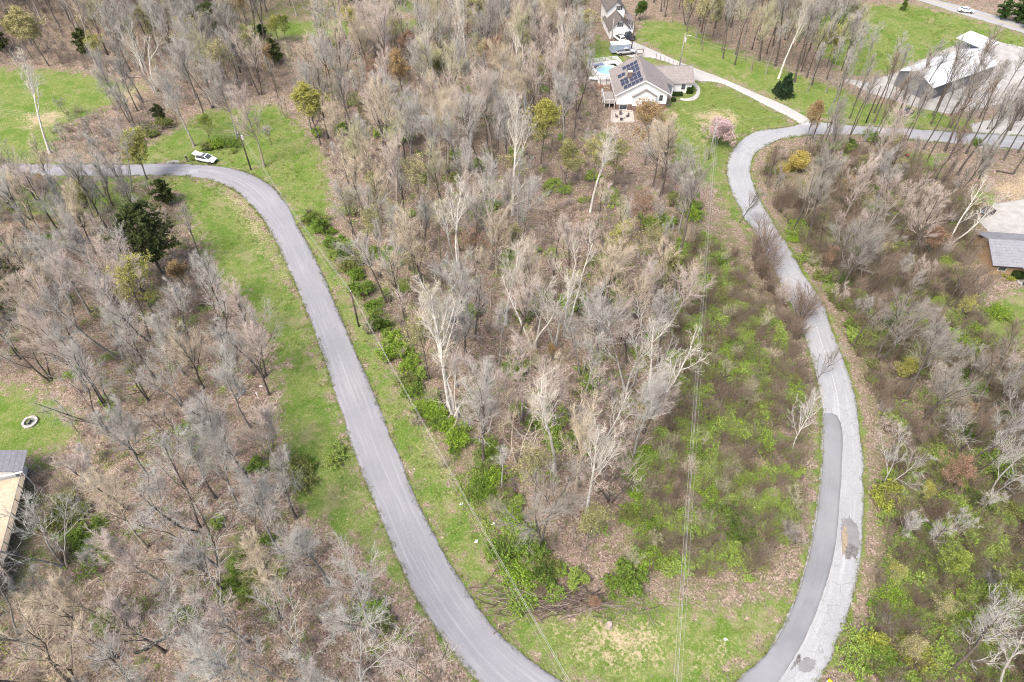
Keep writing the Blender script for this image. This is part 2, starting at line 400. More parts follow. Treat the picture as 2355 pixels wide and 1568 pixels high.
dry = [
 [(40,265),(120,250),(170,250),(140,285),(110,300),(50,300)], [(480,420),(560,445),(600,495),(640,590),(665,650),(640,640),(580,560),(540,490)],
 [(1270,1440),(1400,1405),(1560,1425),(1520,1520),(1400,1550),(1330,1520)], [(1570,250),(1660,245),(1720,270),(1690,300),(1610,300)],
 [(770,1060),(800,1090),(835,1180),(810,1190),(785,1120)], [(1600,1480),(1680,1480),(1700,1530),(1620,1555)], [(60,1500),(250,1490),(330,1560),(100,1600)],
 [(950,930),(1000,1010),(1080,1150),(1060,1160),(980,1040)], [(2260,420),(2354,390),(2420,420),(2354,470),(2290,455)],
 [(560,1000),(620,980),(680,1010),(650,1040),(590,1040)], [(230,200),(320,195),(330,240),(270,250)], [(1590,300),(1620,300),(1640,330),(1600,340)]]
gravel = [
 [(2240,495),(2290,468),(2354,458),(2420,465),(2420,560),(2354,545),(2280,540)],
 [(1930,180),(2000,188),(2060,165),(2160,118),(2200,102),(2260,88),(2354,108),(2420,125),(2420,215),(2330,230),(2250,250),(2180,262),(2080,240),(2000,213)],
 [(2230,285),(2354,260),(2420,270),(2420,345),(2250,340)], [(386,370),(412,368),(412,378),(380,378)]]
mow = [[(1585,180),(1640,190),(1720,222),(1790,256),(1825,285),(1750,298),(1690,330),(1668,387),(1640,380),(1600,300),(1540,270)]]
damp = [[(1560,450),(1690,540),(1760,650),(1830,800),(1862,900),(1860,1050),(1840,1200),(1800,1300),(1720,1380),(1560,1330),(1450,1330),(1480,1100),(1540,850)],
 [(1745,400),(1800,350),(1900,340),(2100,370),(2200,420),(2240,520),(2230,620),(2250,760),(2354,900),(2354,1040),(2050,1040),(1990,900),(1950,800),(1900,680),(1830,560),(1770,470)],
 [(2010,1040),(2400,1040),(2420,1568),(1950,1568),(1990,1400),(2020,1200)], [(735,540),(790,640),(850,750),(955,940),(1030,1070),(1150,1310),(1240,1330),(1240,1250),(1100,1050),(960,850),(860,660),(790,540)],
 [(0,1100),(150,1100),(180,1300),(0,1400)], [(400,-30),(780,-30),(780,60),(400,60)], [(-50,380),(380,410),(420,500),(200,520),(-50,500)]]
roadpoly = [np.vstack([a, b[::-1]]) for a, b in ((LA, LB), (RA, RB), (DA, DB), (HA, HB))]
RX0, RY0, RS = -330.0, -20.0, .8
_rx = np.arange(RX0, 330, RS); _ry = np.arange(RY0, 345, RS); _g = np.stack(np.meshgrid(_rx, _ry), -1).reshape(-1, 2)
_rd = np.full(len(_g), 1e9)
for q in roadpoly:
    q = q[::2] if len(q) > 100 else q
    lo, hi = q.min(0)-14, q.max(0)+14; nr = np.where(((_g > lo) & (_g < hi)).all(1))[0]
    # coarse pass first, exact only near the road
    cd = np.min(np.linalg.norm(_g[nr][:, None]-q[None, ::8], axis=2), 1); ex = nr[cd < 16]
    dd = pdist(_g[ex], q); _rd[ex] = np.minimum(_rd[ex], np.where(pip(_g[ex], q), -dd, dd))
_rd = np.minimum(_rd, 20).reshape(len(_ry), len(_rx))
def road_d(p):
    """distance to the nearest road edge, negative on the road"""
    fx = np.clip((p[:, 0]-RX0)/RS, 0, len(_rx)-1.001); fy = np.clip((p[:, 1]-RY0)/RS, 0, len(_ry)-1.001)
    i, j = fx.astype(int), fy.astype(int); a_, b_ = fx-i, fy-j
    return (_rd[j, i]*(1-a_)+_rd[j, i+1]*a_)*(1-b_)+(_rd[j+1, i]*(1-a_)+_rd[j+1, i+1]*a_)*b_
def zone(p, polys, w):
    m = np.zeros(len(p))
    for q in polys: m = np.maximum(m, soft(p, GP(q), w))
    return m
# ground sheet: finer near the camera, out to beyond the woods
NU, NV = 560, 420
us = np.linspace(-260, 2614, NU); vs = np.linspace(-120, 1780, NV)
uu, vv = np.meshgrid(us, vs)
dx = (uu-1177)/F; dy = (vv-784)/F; t = CAM_H/(ST+dy*CT)
gx, gy = dx*t, (CT-dy*ST)*t
gp = np.stack([gx.ravel(), gy.ravel()], 1)
rd = road_d(gp)
zg = np.maximum(zone(gp, grass, 4.5)*(.94+.06*zone(gp, mow, 2.0)), np.clip(1-(rd-.2)/1.6, 0, 1)*.62)
zd = zone(gp, dry, 6.0)*.9; zr = zone(gp, gravel, 1.0); zm = zone(gp, mow, .8); zp = zone(gp, damp, 4.0)
def lumps(p, s, seed):
    r = np.random.default_rng(seed); z = np.zeros(len(p))
    for k in range(10):
        a = r.uniform(0, 2*math.pi); f = s*r.uniform(.5, 1.8)
        z += np.sin((p[:, 0]*math.cos(a)+p[:, 1]*math.sin(a))*f+r.uniform(0, 6.28))
    return z/10
amp = np.clip((rd-1.5)/6, 0, 1)*(1-zr)*(1-.8*zm)
bd = np.minimum(pdist(gp, np.array([[26,159],[46,159],[46,176],[26,176]])), pdist(gp, np.array([[25,200],[36,200],[36,216],[25,216]])))
amp *= np.clip((bd-3)/8, 0, 1)
gz = lumps(gp, .35, 3)*.30*amp+lumps(gp, 1.4, 4)*.10*amp-.10*(rd < 0.15)
def ground_z(x, y): return 0.0
gq = np.arange(NU*NV).reshape(NV, NU)
Q = np.stack([gq[:-1, :-1], gq[1:, :-1], gq[1:, 1:], gq[:-1, 1:]], -1).reshape(-1, 4)
gm, nt, b = newmat('ground_cover')
def attr(n): a = nt.nodes.new('ShaderNodeAttribute'); a.attribute_name = n; return a
a1 = attr('zone_a'); a2 = attr('zone_b')
s1 = nt.nodes.new('ShaderNodeSeparateColor'); nt.links.new(a1.outputs['Color'], s1.inputs[0])
s2 = nt.nodes.new('ShaderNodeSeparateColor'); nt.links.new(a2.outputs['Color'], s2.inputs[0])
pos = nt.nodes.new('ShaderNodeNewGeometry').outputs['Position']
n_big = noise(nt, pos, .07, 4, .6); n_mid = noise(nt, pos, .45, 5, .62); n_fine = noise(nt, pos, 2.6, 5, .7); n_vf = noise(nt, pos, 9, 3, .7)
vor = nt.nodes.new('ShaderNodeTexVoronoi'); vor.inputs['Scale'].default_value = 5.5; nt.links.new(pos, vor.inputs['Vector'])
sv = nt.nodes.new('ShaderNodeSeparateColor'); nt.links.new(vor.outputs['Color'], sv.inputs[0])
litter = mixc(nt, ramp(nt, n_mid, .35, .66), (.262,.192,.156), (.18,.135,.108))
litter = mixc(nt, math_(nt, 'MULTIPLY', ramp(nt, n_big, .45, .65), .5), litter, (.31,.225,.18))
litter = mixc(nt, math_(nt, 'MULTIPLY', ramp(nt, sv.outputs[0], .55, .95), .7), litter, (.46,.375,.30))
litter = mixc(nt, math_(nt, 'MULTIPLY', ramp(nt, sv.outputs[1], .62, .95), .75), litter, (.07,.05,.04))
litter = mixc(nt, math_(nt, 'MULTIPLY', ramp(nt, noise(nt, pos, .8, 5, .7), .48, .62), .55), litter, (.13,.145,.05))
dampc = mixc(nt, ramp(nt, n_fine, .35, .65), (.12,.105,.07), (.18,.15,.10))
dampc = mixc(nt, math_(nt, 'MULTIPLY', ramp(nt, n_mid, .42, .58), .85), dampc, (.11,.145,.04))
dampc = mixc(nt, math_(nt, 'MULTIPLY', ramp(nt, sv.outputs[0], .6, .95), .5), dampc, (.27,.21,.16))
floor_ = mixc(nt, math_(nt, 'MULTIPLY', s2.outputs[1], ramp(nt, math_(nt, 'ADD', n_big, math_(nt, 'MULTIPLY', n_mid, .6)), .62, .95)), litter, dampc)
n_p = noise(nt, pos, .22, 5, .65); n_q = noise(nt, pos, 1.1, 5, .7)
green = mixc(nt, ramp(nt, n_fine, .34, .66), (.115,.175,.034), (.19,.23,.072))
green = mixc(nt, math_(nt, 'MULTIPLY', ramp(nt, n_q, .48, .66), .65), green, (.265,.25,.125))
green = mixc(nt, math_(nt, 'MULTIPLY', ramp(nt, n_p, .46, .60), .7), green, (.085,.165,.02))
green = mixc(nt, math_(nt, 'MULTIPLY', ramp(nt, noise(nt, pos, .17, 4, .6), .56, .68), .6), green, (.27,.235,.135))
green = mixc(nt, math_(nt, 'MULTIPLY', ramp(nt, n_vf, .48, .70), .45), green, (.055,.10,.018))
green = mixc(nt, math_(nt, 'MULTIPLY', ramp(nt, sv.outputs[2], .8, 1), .35), green, (.34,.29,.17))
wv = nt.nodes.new('ShaderNodeTexWave'); wv.inputs['Scale'].default_value = .28; wv.inputs['Distortion'].default_value = .6
mp = nt.nodes.new('ShaderNodeMapping'); mp.inputs['Rotation'].default_value = (0, 0, R(62)); nt.links.new(pos, mp.inputs[0]); nt.links.new(mp.outputs[0], wv.inputs[0])
lawn = mixc(nt, ramp(nt, n_mid, .35, .65), (.11,.17,.035), (.15,.195,.05))
lawn = mixc(nt, math_(nt, 'MULTIPLY', wv.outputs[1], .45), lawn, (.185,.22,.075))
lawn = mixc(nt, math_(nt, 'MULTIPLY', ramp(nt, n_vf, .45, .7), .25), lawn, (.07,.12,.02))
green = mixc(nt, s2.outputs[0], green, lawn)
gfac = ramp(nt, math_(nt, 'ADD', s1.outputs[0], math_(nt, 'MULTIPLY_ADD', n_mid, 1.5, math_(nt, 'MULTIPLY_ADD', n_fine, 1.0, -1.25))), .36, .66)
straw = mixc(nt, ramp(nt, n_fine, .35, .65), (.36,.285,.175), (.46,.37,.25))
straw = mixc(nt, math_(nt, 'MULTIPLY', ramp(nt, n_vf, .45, .7), .5), straw, (.22,.17,.10))
grav = mixc(nt, ramp(nt, n_mid, .35, .65), (.43,.42,.40), (.34,.33,.315))
grav = mixc(nt, math_(nt, 'MULTIPLY', ramp(nt, n_vf, .45, .7), .4), grav, (.22,.21,.195))
c = mixc(nt, gfac, floor_, green)
c = mixc(nt, ramp(nt, math_(nt, 'ADD', s1.outputs[1], math_(nt, 'MULTIPLY_ADD', n_fine, 1.3, math_(nt, 'MULTIPLY_ADD', n_mid, .9, -1.1))), .45, .85), c, straw)
c = mixc(nt, ramp(nt, math_(nt, 'ADD', s1.outputs[2], math_(nt, 'MULTIPLY_ADD', n_mid, .5, -.25)), .4, .6), c, grav)
nt.links.new(c, b.inputs['Base Color']); b.inputs['Roughness'].default_value = 1; b.inputs['Specular IOR Level'].default_value = .05
bp = nt.nodes.new('ShaderNodeBump'); bp.inputs['Strength'].default_value = .9; bp.inputs['Distance'].default_value = .22
nt.links.new(math_(nt, 'ADD', n_fine, math_(nt, 'MULTIPLY', sv.outputs[0], .35)), bp.inputs['Height']); nt.links.new(bp.outputs[0], b.inputs['Normal'])
me = fastmesh('ground', np.stack([gp[:, 0], gp[:, 1], gz], 1), Q, None, gm)
if me.polygons[0].normal.z < 0: me.flip_normals()
for nm, chans in (('zone_a', (zg, zd, zr)), ('zone_b', (zm, zp, zp*0))):
    ca = me.color_attributes.new(nm, 'FLOAT_COLOR', 'POINT')
    ca.data.foreach_set('color', np.stack([*chans, np.ones(len(gp))], 1).astype(np.float32).ravel())
obj('ground', me, kind='structure', label='ground of leaf litter, grass verges and lawns')
# land beyond, to the horizon, a little lower than the surveyed sheet
far = MB(); far.add([(-2500,-1500,-.9), (2500,-1500,-.9), (2500,2600,-.9), (-2500,2600,-.9)], [(0,1,2,3)])
far.build('terrain', plain('far_land', (.12,.14,.05), (.15,.12,.09), .05, 1), kind='structure', label='land going on beyond the woods')

# ================================================================== PLANTS: growing the meshes
def unit(v): return v/np.maximum(np.linalg.norm(v, axis=-1, keepdims=True), 1e-9)
def sprout(r, PP, PR, PL, m, t0, t1, ang, lr, k, up=.15, wob=.12, rr=.55, taper=.3, fall=.55):
    """m children on each parent polyline"""
    n, kk = PP.shape[:2]
    t = t0+(t1-t0)*((np.arange(m)[None]+r.random((n, m)))/m)
    x = np.clip(t*(kk-1), 0, kk-1.001); i = x.astype(int); f = (x-i)[..., None]; row = np.arange(n)[:, None]
    A, B = PP[row, i], PP[row, i+1]
    o = A*(1-f)+B*f; tan = unit(B-A); rad = PR[row, i]*(1-f[..., 0])+PR[row, i+1]*f[..., 0]
    perp = unit(np.cross(tan, r.normal(size=(n, m, 3))))
    a = np.radians(r.uniform(*ang, (n, m)))[..., None]
    d = tan*np.cos(a)+perp*np.sin(a); d[..., 2] += up; d = unit(d)
    L = PL[:, None]*lr*(1-fall*(t-t0)/(t1-t0+1e-6))*r.uniform(.6, 1.25, (n, m))
    pts = [o]; p = o
    for s in range(1, k):
        d = d+r.normal(0, wob, d.shape); d[..., 2] += up*.35; d = unit(d)
        p = p+d*(L/(k-1))[..., None]; pts.append(p)
    C = np.stack(pts, 2).reshape(n*m, k, 3)
    r0 = (rad*rr).reshape(-1, 1); CR = r0*np.linspace(1, taper, k)[None]
    return C, CR, L.reshape(-1)
def tubes(Ps, Rs, sides):
    """polylines -> tube quads"""
    n, k = Ps.shape[:2]
    t = np.empty_like(Ps); t[:, 1:-1] = Ps[:, 2:]-Ps[:, :-2]; t[:, 0] = Ps[:, 1]-Ps[:, 0]; t[:, -1] = Ps[:, -1]-Ps[:, -2]; t = unit(t)
    ref = np.where(np.abs(t[..., 2:3]) < .9, np.array([0, 0, 1.]), np.array([1., 0, 0]))
    a = unit(np.cross(t, ref)); bb = np.cross(t, a)
    th = np.arange(sides)*2*math.pi/sides
    V = Ps[:, :, None]+(a[:, :, None]*np.cos(th)[None, None, :, None]+bb[:, :, None]*np.sin(th)[None, None, :, None])*Rs[:, :, None, None]
    V = V.reshape(-1, 3)
    base = (np.arange(n)*k*sides)[:, None, None]+(np.arange(k-1)*sides)[None, :, None]
    j = np.arange(sides)[None, None]; j2 = (np.arange(sides)+1) % sides; j2 = j2[None, None]
    Q = np.stack([base+j, base+j2, base+sides+j2, base+sides+j], -1).reshape(-1, 4)
    return V, Q
def spikes(Ps, Rs):
    """two-point twigs -> 3-sided spikes"""
    n = len(Ps); p0 = Ps[:, 0]; p1 = Ps[:, -1]; t = unit(p1-p0)
    ref = np.where(np.abs(t[:, 2:3]) < .9, np.array([0, 0, 1.]), np.array([1., 0, 0]))
    a = unit(np.cross(t, ref)); bb = np.cross(t, a)
    V = np.stack([p0+(a*math.cos(x)+bb*math.sin(x))*Rs[:, :1] for x in (0, 2.094, 4.189)]+[p1], 1).reshape(-1, 3)
    b0 = (np.arange(n)*4)[:, None]
    T = np.concatenate([b0+np.array([[0, 1, 3]]), b0+np.array([[1, 2, 3]]), b0+np.array([[2, 0, 3]])])
    return V, T
def join(parts):
    Vs = []; Qs = []; Ts = []; n = 0
    for V, Fc in parts:
        Vs.append(V); (Qs if Fc.shape[1] == 4 else Ts).append(Fc+n); n += len(V)
    return np.concatenate(Vs), (np.concatenate(Qs) if Qs else None), (np.concatenate(Ts) if Ts else None)
def leaves(r, pts, size, flat=.3):
    """small folded leaf faces at points"""
    n = len(pts); d = unit(r.normal(size=(n, 3))*np.array([1, 1, flat+.4])); s = unit(np.cross(d, r.normal(size=(n, 3))))
    L = size*r.uniform(.6, 1.4, (n, 1)); W = L*.42
    V = np.stack([pts, pts+d*L*.5+s*W, pts+d*L, pts+d*L*.5-s*W], 1).reshape(-1, 3)
    return V, np.arange(4*n).reshape(-1, 4)
def grow_tree(seed, H, clear=.4, limbs=12, ang=(25, 50), lr=.42, r0=.2, stems=1, up=.2, dens=1.0, twigr=.0095, wob=.05, lean=0, l2=8, l3=7, l4=5, spread=1.0):
    r = np.random.default_rng(seed); K = 9
    P0 = []
    for s in range(stems):
        d = np.array([r.normal(0, .05)+lean, r.normal(0, .05), 1.]); off = np.zeros(3)
        if stems > 1:
            a = 2*math.pi*s/stems+r.uniform(-.5, .5); d[:2] += .22*spread*np.array([math.cos(a), math.sin(a)]); off[:2] = .25*np.array([math.cos(a), math.sin(a)])
        p = off.copy(); pts = [p-np.array([0, 0, .4])]
        for i in range(1, K):
            d = d+np.append(r.normal(0, wob, 2), .03); d /= np.linalg.norm(d); p = p+d*H*.86/(K-1)*(1 if s == 0 else r.uniform(.85, .98)); pts.append(p)
        P0.append(pts)
    P0 = np.array(P0); R0 = np.tile(r0*np.linspace(1, .22, K)[None]*(1 if stems == 1 else .8), (stems, 1)); R0[:, 0] *= 1.5
    L0 = np.full(stems, H)
    P1, R1, L1 = sprout(r, P0, R0, L0, max(3, limbs//stems), clear, .98, ang, lr, 7, up*1.2, .07, .6, .28, .6)
    P2, R2, L2 = sprout(r, P1, R1, L1, l2, .15, 1, (22, 58), .50, 5, up*.7, .08, .62, .3, .45)
    Pt, Rt, Lt = sprout(r, P0, R0, L0*.14, 8, .6, 1, (20, 50), 1, 4, up, .08, .5, .3, .3)
    P3, R3, L3 = sprout(r, P2, R2, L2, int(l3*dens+.5), .12, 1, (22, 60), .58, 4, up*.6, .09, .7, .4, .4)
    P3 = np.concatenate([P3, Pt]); R3 = np.concatenate([R3, Rt]); L3 = np.concatenate([L3, Lt])
    P4, R4, L4 = sprout(r, P3, R3, np.maximum(L3, .9), int(l4*dens+.9), .06, 1, (18, 50), .85, 2, up*.5, .06, .9, .4, .25)
    R3 = np.maximum(R3, twigr*1.2); R4 = np.maximum(R4, twigr)
    R2 = np.maximum(R2, twigr*2.0); R1 = np.maximum(R1, twigr*3.6)
    trunk = join([tubes(P0, R0, 9), tubes(P1, np.maximum(R1, twigr*2), 6)])
    crown = join([tubes(P2, R2, 4), tubes(P3, R3, 3), spikes(P4, R4)])
    tips = np.concatenate([P4[:, 1], P3[:, -1]])
    return trunk, crown, tips
def tmesh(name, j, mat): return fastmesh(name, *j, mat)
VAR = {}
def add_variant(key, seed, leafn=0, leafsize=.2, **kw):
    tr, cr, tips = grow_tree(seed, **kw)
    parts = [('trunk', tmesh('trunk', tr, M['bark'])), ('crown', tmesh('crown', cr, M['twig']))]
    if leafn:
        r = np.random.default_rng(seed+99); sel = tips[r.integers(0, len(tips), leafn)]+r.normal(0, .12, (leafn, 3))
        V, Q = leaves(r, sel, leafsize); parts.append(('foliage', fastmesh('foliage', V, Q, None, M['leaf'], False)))
    VAR.setdefault(key, []).append((parts, kw['H'], tips))
# tall wood trees
for i, (H, cl, lim, an, l_, st) in enumerate([(22,.42,13,(22,50),.36,1),(20,.36,14,(26,56),.41,1),(25,.48,12,(20,44),.31,1),(19,.34,12,(28,58),.44,2),(21,.40,14,(22,48),.38,1),(17,.32,13,(26,54),.43,1),(23,.45,13,(24,52),.36,2)]):
    add_variant('wood', 100+i, H=H, clear=cl, limbs=lim, ang=an, lr=l_, stems=st, r0=.13+.006*H, l2=9, l3=7, l4=5)
# slim pole-like trees
for i, (H, cl) in enumerate([(18,.55),(20,.6),(16,.5)]):
    add_variant('slim', 200+i, H=H, clear=cl, limbs=9, ang=(16,36), lr=.26, r0=.17, dens=.9, l2=6, l3=6, l4=4)
# pale-barked, heavy spreading limbs
for i, (H, cl, lim, st) in enumerate([(26,.45,10,1),(21,.28,11,2),(23,.34,9,3)]):
    add_variant('pale', 300+i, H=H, clear=cl, limbs=lim, ang=(24,52), lr=.38, stems=st, r0=.30, dens=.8, wob=.06, up=.18, l2=7, l3=6, l4=4, twigr=.011)
# open-grown spreading crowns seen close
for i, (H, cl, lim, st) in enumerate([(19,.28,10,2),(18,.25,11,1),(20,.3,10,3)]):
    add_variant('spread', 400+i, H=H, clear=cl, limbs=lim, ang=(28,60), lr=.46, stems=st, r0=.24, dens=.8, wob=.07, up=.16, l2=8, l3=6, l4=4, twigr=.0105)
# small understorey trees
for i, (H, st) in enumerate([(9,2),(7.5,3),(11,1)]):
    add_variant('small', 500+i, H=H, clear=.2, limbs=12, ang=(22,50), lr=.42, stems=st, r0=.09, dens=.8, l2=6, l3=5, l4=4, twigr=.0095)
# trees coming into leaf or blossom
for i, (H, cl, nl) in enumerate([(14,.34,8000),(12,.3,7500),(16,.38,7500)]):
    add_variant('leafing', 600+i, leafn=nl, leafsize=.23, H=H, clear=cl, limbs=16, ang=(32,68), lr=.40, r0=.16, dens=.8, l2=7, l3=5, l4=4)
for i, (H, cl) in enumerate([(16,.36),(13,.3),(18,.42)]):
    add_variant('haze', 610+i, leafn=3200, leafsize=.22, H=H, clear=cl, limbs=13, ang=(25,52), lr=.38, r0=.15, dens=.9, l2=7, l3=6, l4=4)
add_variant('blossom', 650, leafn=13000, leafsize=.17, H=6.8, clear=.25, limbs=16, ang=(40,78), lr=.52, r0=.14, dens=.9, l2=7, l3=6, l4=4, up=.02)
add_variant('green_round', 660, leafn=9000, leafsize=.24, H=5.5, clear=.3, limbs=14, ang=(30,65), lr=.42, r0=.12, dens=.8, l2=6, l3=5, l4=3)
add_variant('forsythia', 670, leafn=6000, leafsize=.16, H=2.8, clear=.05, limbs=16, ang=(25,60), lr=.6, r0=.04, stems=4, dens=.7, l2=6, l3=5, l4=3, spread=2.2)
# conifers
def conifer(seed, H, W, cone=True, base=.08, n1=70, leafn=15000, gap=.0):
    r = np.random.default_rng(seed)
    P0 = np.array([[[r.normal(0, .06)*i*.3, r.normal(0, .06)*i*.3, H*i/8-.3*(i == 0)] for i in range(9)]]); R0 = np.linspace(.02*H+.04, .02, 9)[None]
    t = np.sort(r.uniform(base, .98, n1)); az_ = r.uniform(0, 2*math.pi, n1)
    prof = (1-t)**.8 if cone else np.sin(np.pi*np.clip((t-base)/(1-base), 0, 1)**.75)**.7*r.uniform(.65, 1.15, n1)
    Lb = W*np.maximum(prof, .08)*r.uniform(.8, 1.1, n1); K = 5; pts = []
    for k in range(K):
        s = k/(K-1); z = H*t+Lb*(.25*s-(.35 if cone else .1)*s*s)
        pts.append(np.stack([Lb*s*np.cos(az_), Lb*s*np.sin(az_), z], 1))
    P1 = np.stack(pts, 1); R1 = np.linspace(.05, .012, K)[None].repeat(n1, 0)*(Lb[:, None]/W+.3)
    P2, R2, L2 = sprout(r, P1, R1, Lb, 14, .15, 1, (35, 65), .3, 3, .1, .15, .6, .4, .4)
    R2 = np.maximum(R2, .008)
    m = leafn; i = r.integers(0, len(P2), m); f = r.random((m, 1))
    c_ = P2[i, 1]*(1-f)+P2[i, 2]*f+r.normal(0, .08, (m, 3))
    V, Q = leaves(r, c_, .22 if cone else .34)
    return [('trunk', tmesh('trunk', join([tubes(P0, R0, 8)]), M['bark'])), ('crown', tmesh('crown', join([tubes(P1, R1, 4), tubes(P2, R2, 3)]), M['twig'])),
            ('foliage', fastmesh('foliage', V, Q, None, M['leaf'], False))], H, None
VAR['spruce'] = [conifer(700, 6.5, 2.5, True, .03, 90, 14000)]
VAR['cedar'] = [conifer(710, 16.5, 6.3, False, .22, 120, 24000), conifer(711, 8, 2.8, False, .1, 60, 9000)]
VAR['arborvitae'] = [conifer(712, 6, 1.3, True, .02, 60, 6000)]
# green bushes: arching canes with leaves
def bush(seed, H, W, canes, leafn, size):
    r = np.random.default_rng(seed); K = 5
    nl = r.integers(3, 6); ca = r.uniform(0, 6.28, nl); cr_ = W*r.uniform(.2, .95, nl); lob = np.stack([cr_*np.cos(ca), cr_*np.sin(ca)], 1); lw = W*r.uniform(.4, .75, nl); lh = H*r.uniform(.5, 1.1, nl)
    k_ = r.integers(0, nl, canes)
    a = r.uniform(0, 2*math.pi, canes); rr = np.sqrt(r.uniform(0.02, 1, canes)); h = lh[k_]*r.uniform(.6, 1.1, canes)*(1-.3*rr**2)
    pts = []
    for k in range(K):
        s = k/(K-1); rad = lw[k_]*(.2*rr+1.0*rr*s**1.4); pts.append(np.stack([lob[k_, 0]+rad*np.cos(a), lob[k_, 1]+rad*np.sin(a), h*(1-(1-s)**1.8)*(1-.25*s*rr)-.1*(k == 0)], 1))
    P1 = np.stack(pts, 1)+r.normal(0, .05, (canes, K, 3)); R1 = np.linspace(.022, .008, K)[None].repeat(canes, 0)
    P2, R2, L2 = sprout(r, P1, R1, h, 9, .35, 1, (25, 60), .42, 3, -.05, .12, .7, .5, .4); R2 = np.maximum(R2, .006)
    i = r.integers(0, len(P2), leafn); f = r.random((leafn, 1))
    c_ = P2[i, 1]*(1-f)+P2[i, 2]*f+r.normal(0, .04, (leafn, 3)); c_[:, 2] = np.maximum(c_[:, 2], .05)
    V, Q = leaves(r, c_, size)
    return [('stems', tmesh('stems', join([tubes(P1, R1, 4), tubes(P2, R2, 3)]), M['twig'])), ('foliage', fastmesh('foliage', V, Q, None, M['leaf'], False))], H, None
VAR['bush'] = [bush(800, 2.2, 2.0, 70, 3600, .19), bush(801, 1.7, 2.5, 80, 3800, .18), bush(802, 2.9, 1.9, 64, 3600, .20), bush(803, 1.5, 1.8, 60, 2800, .17), bush(804, 3.4, 2.6, 90, 4600, .21), bush(805, 2.0, 3.0, 90, 4200, .19), bush(806, 2.4, 1.6, 56, 2600, .19)]
def thicket(seed, H, W, canes, arch=1.7):
    r = np.random.default_rng(seed); K = 6
    a = r.uniform(0, 2*math.pi, canes); rr = np.sqrt(r.uniform(0.02, 1, canes)); h = H*r.uniform(.5, 1.05, canes)
    pts = [np.stack([W*(.3*rr+.7*rr*s**1.4)*np.cos(a), W*(.3*rr+.7*rr*s**1.4)*np.sin(a), h*(1-(1-s)**arch)-.1*(s == 0)], 1) for s in np.linspace(0, 1, K)]
    P1 = np.stack(pts, 1)+r.normal(0, .07, (canes, K, 3)); R1 = np.linspace(.03, .01, K)[None].repeat(canes, 0)
    P2, R2, L2 = sprout(r, P1, R1, h, 8, .25, 1, (20, 55), .4, 4, .08, .15, .7, .5, .4); R2 = np.maximum(R2, .011)
    P3, R3, _ = sprout(r, P2, R2, L2, 6, .15, 1, (20, 60), .5, 2, .05, .1, .9, .5, .3); R3 = np.maximum(R3, .010)
    return [('stems', tmesh('stems', join([tubes(P1, R1, 4)]), M['twig'])), ('twigs', tmesh('twigs', join([tubes(P2, R2, 3), spikes(P3, R3)]), M['twig']))], H, None
VAR['thicket'] = [thicket(820, 3.2, 2.2, 46), thicket(821, 4.5, 2.0, 40, 1.3), thicket(822, 2.2, 2.4, 50)]

# ------------------------------------------------------------------ planting
PLANTS = []    # root, x, y, noun, category, colour word, explicit label
def plant(name, key, var, x, y, scale=1.0, rz=None, bark=(.13,.11,.095), twig=(.27,.255,.24), leaf=None, lean=None, noun=None, cat='tree', look=None, label=None, group=None, tops=None):
    parts, H, _ = VAR[key][var % len(VAR[key])]
    root = obj(name, None, None, (x, y, 0), rng.uniform(0, 6.28) if rz is None else rz)
    root.scale = (scale*rng.uniform(.92, 1.08), scale*rng.uniform(.92, 1.08), scale)
    if lean is not None: root.rotation_euler = (lean[0], lean[1], root.rotation_euler[2])
    for pn, me in parts:
        o = bpy.data.objects.new(pn, me); link(o, root)
        o.color = (*{'trunk': bark, 'crown': twig, 'stems': bark, 'twigs': twig, 'foliage': leaf or (.1,.15,.03)}[pn], 1)
    if cat: root['category'] = cat
    if group: root['group'] = group
    PLANTS.append([root, x, y, noun, look, label, H*scale])
    if label: root['label'] = label
    return root
TW = {'silver grey': (.375,.36,.325), 'pinkish': (.42,.355,.31), 'tan': (.43,.365,.27), 'brown': (.20,.155,.12), 'olive': (.36,.345,.22), 'ash grey': (.32,.305,.275), 'dusky': (.26,.24,.21)}
BK = {'silver grey': (.29,.275,.25), 'pinkish': (.29,.245,.21), 'tan': (.32,.275,.21), 'brown': (.13,.105,.085), 'olive': (.19,.175,.125), 'ash grey': (.21,.20,.18), 'dusky': (.10,.09,.078)}
LEAF = {'yellow green': (.44,.43,.12), 'lime': (.30,.37,.08), 'cream yellow': (.48,.44,.22), 'orange': (.44,.32,.17), 'rusty': (.38,.25,.17), 'olive yellow': (.38,.37,.16), 'reddish': (.40,.25,.22), 'pink': (.66,.50,.50)}
taken = []
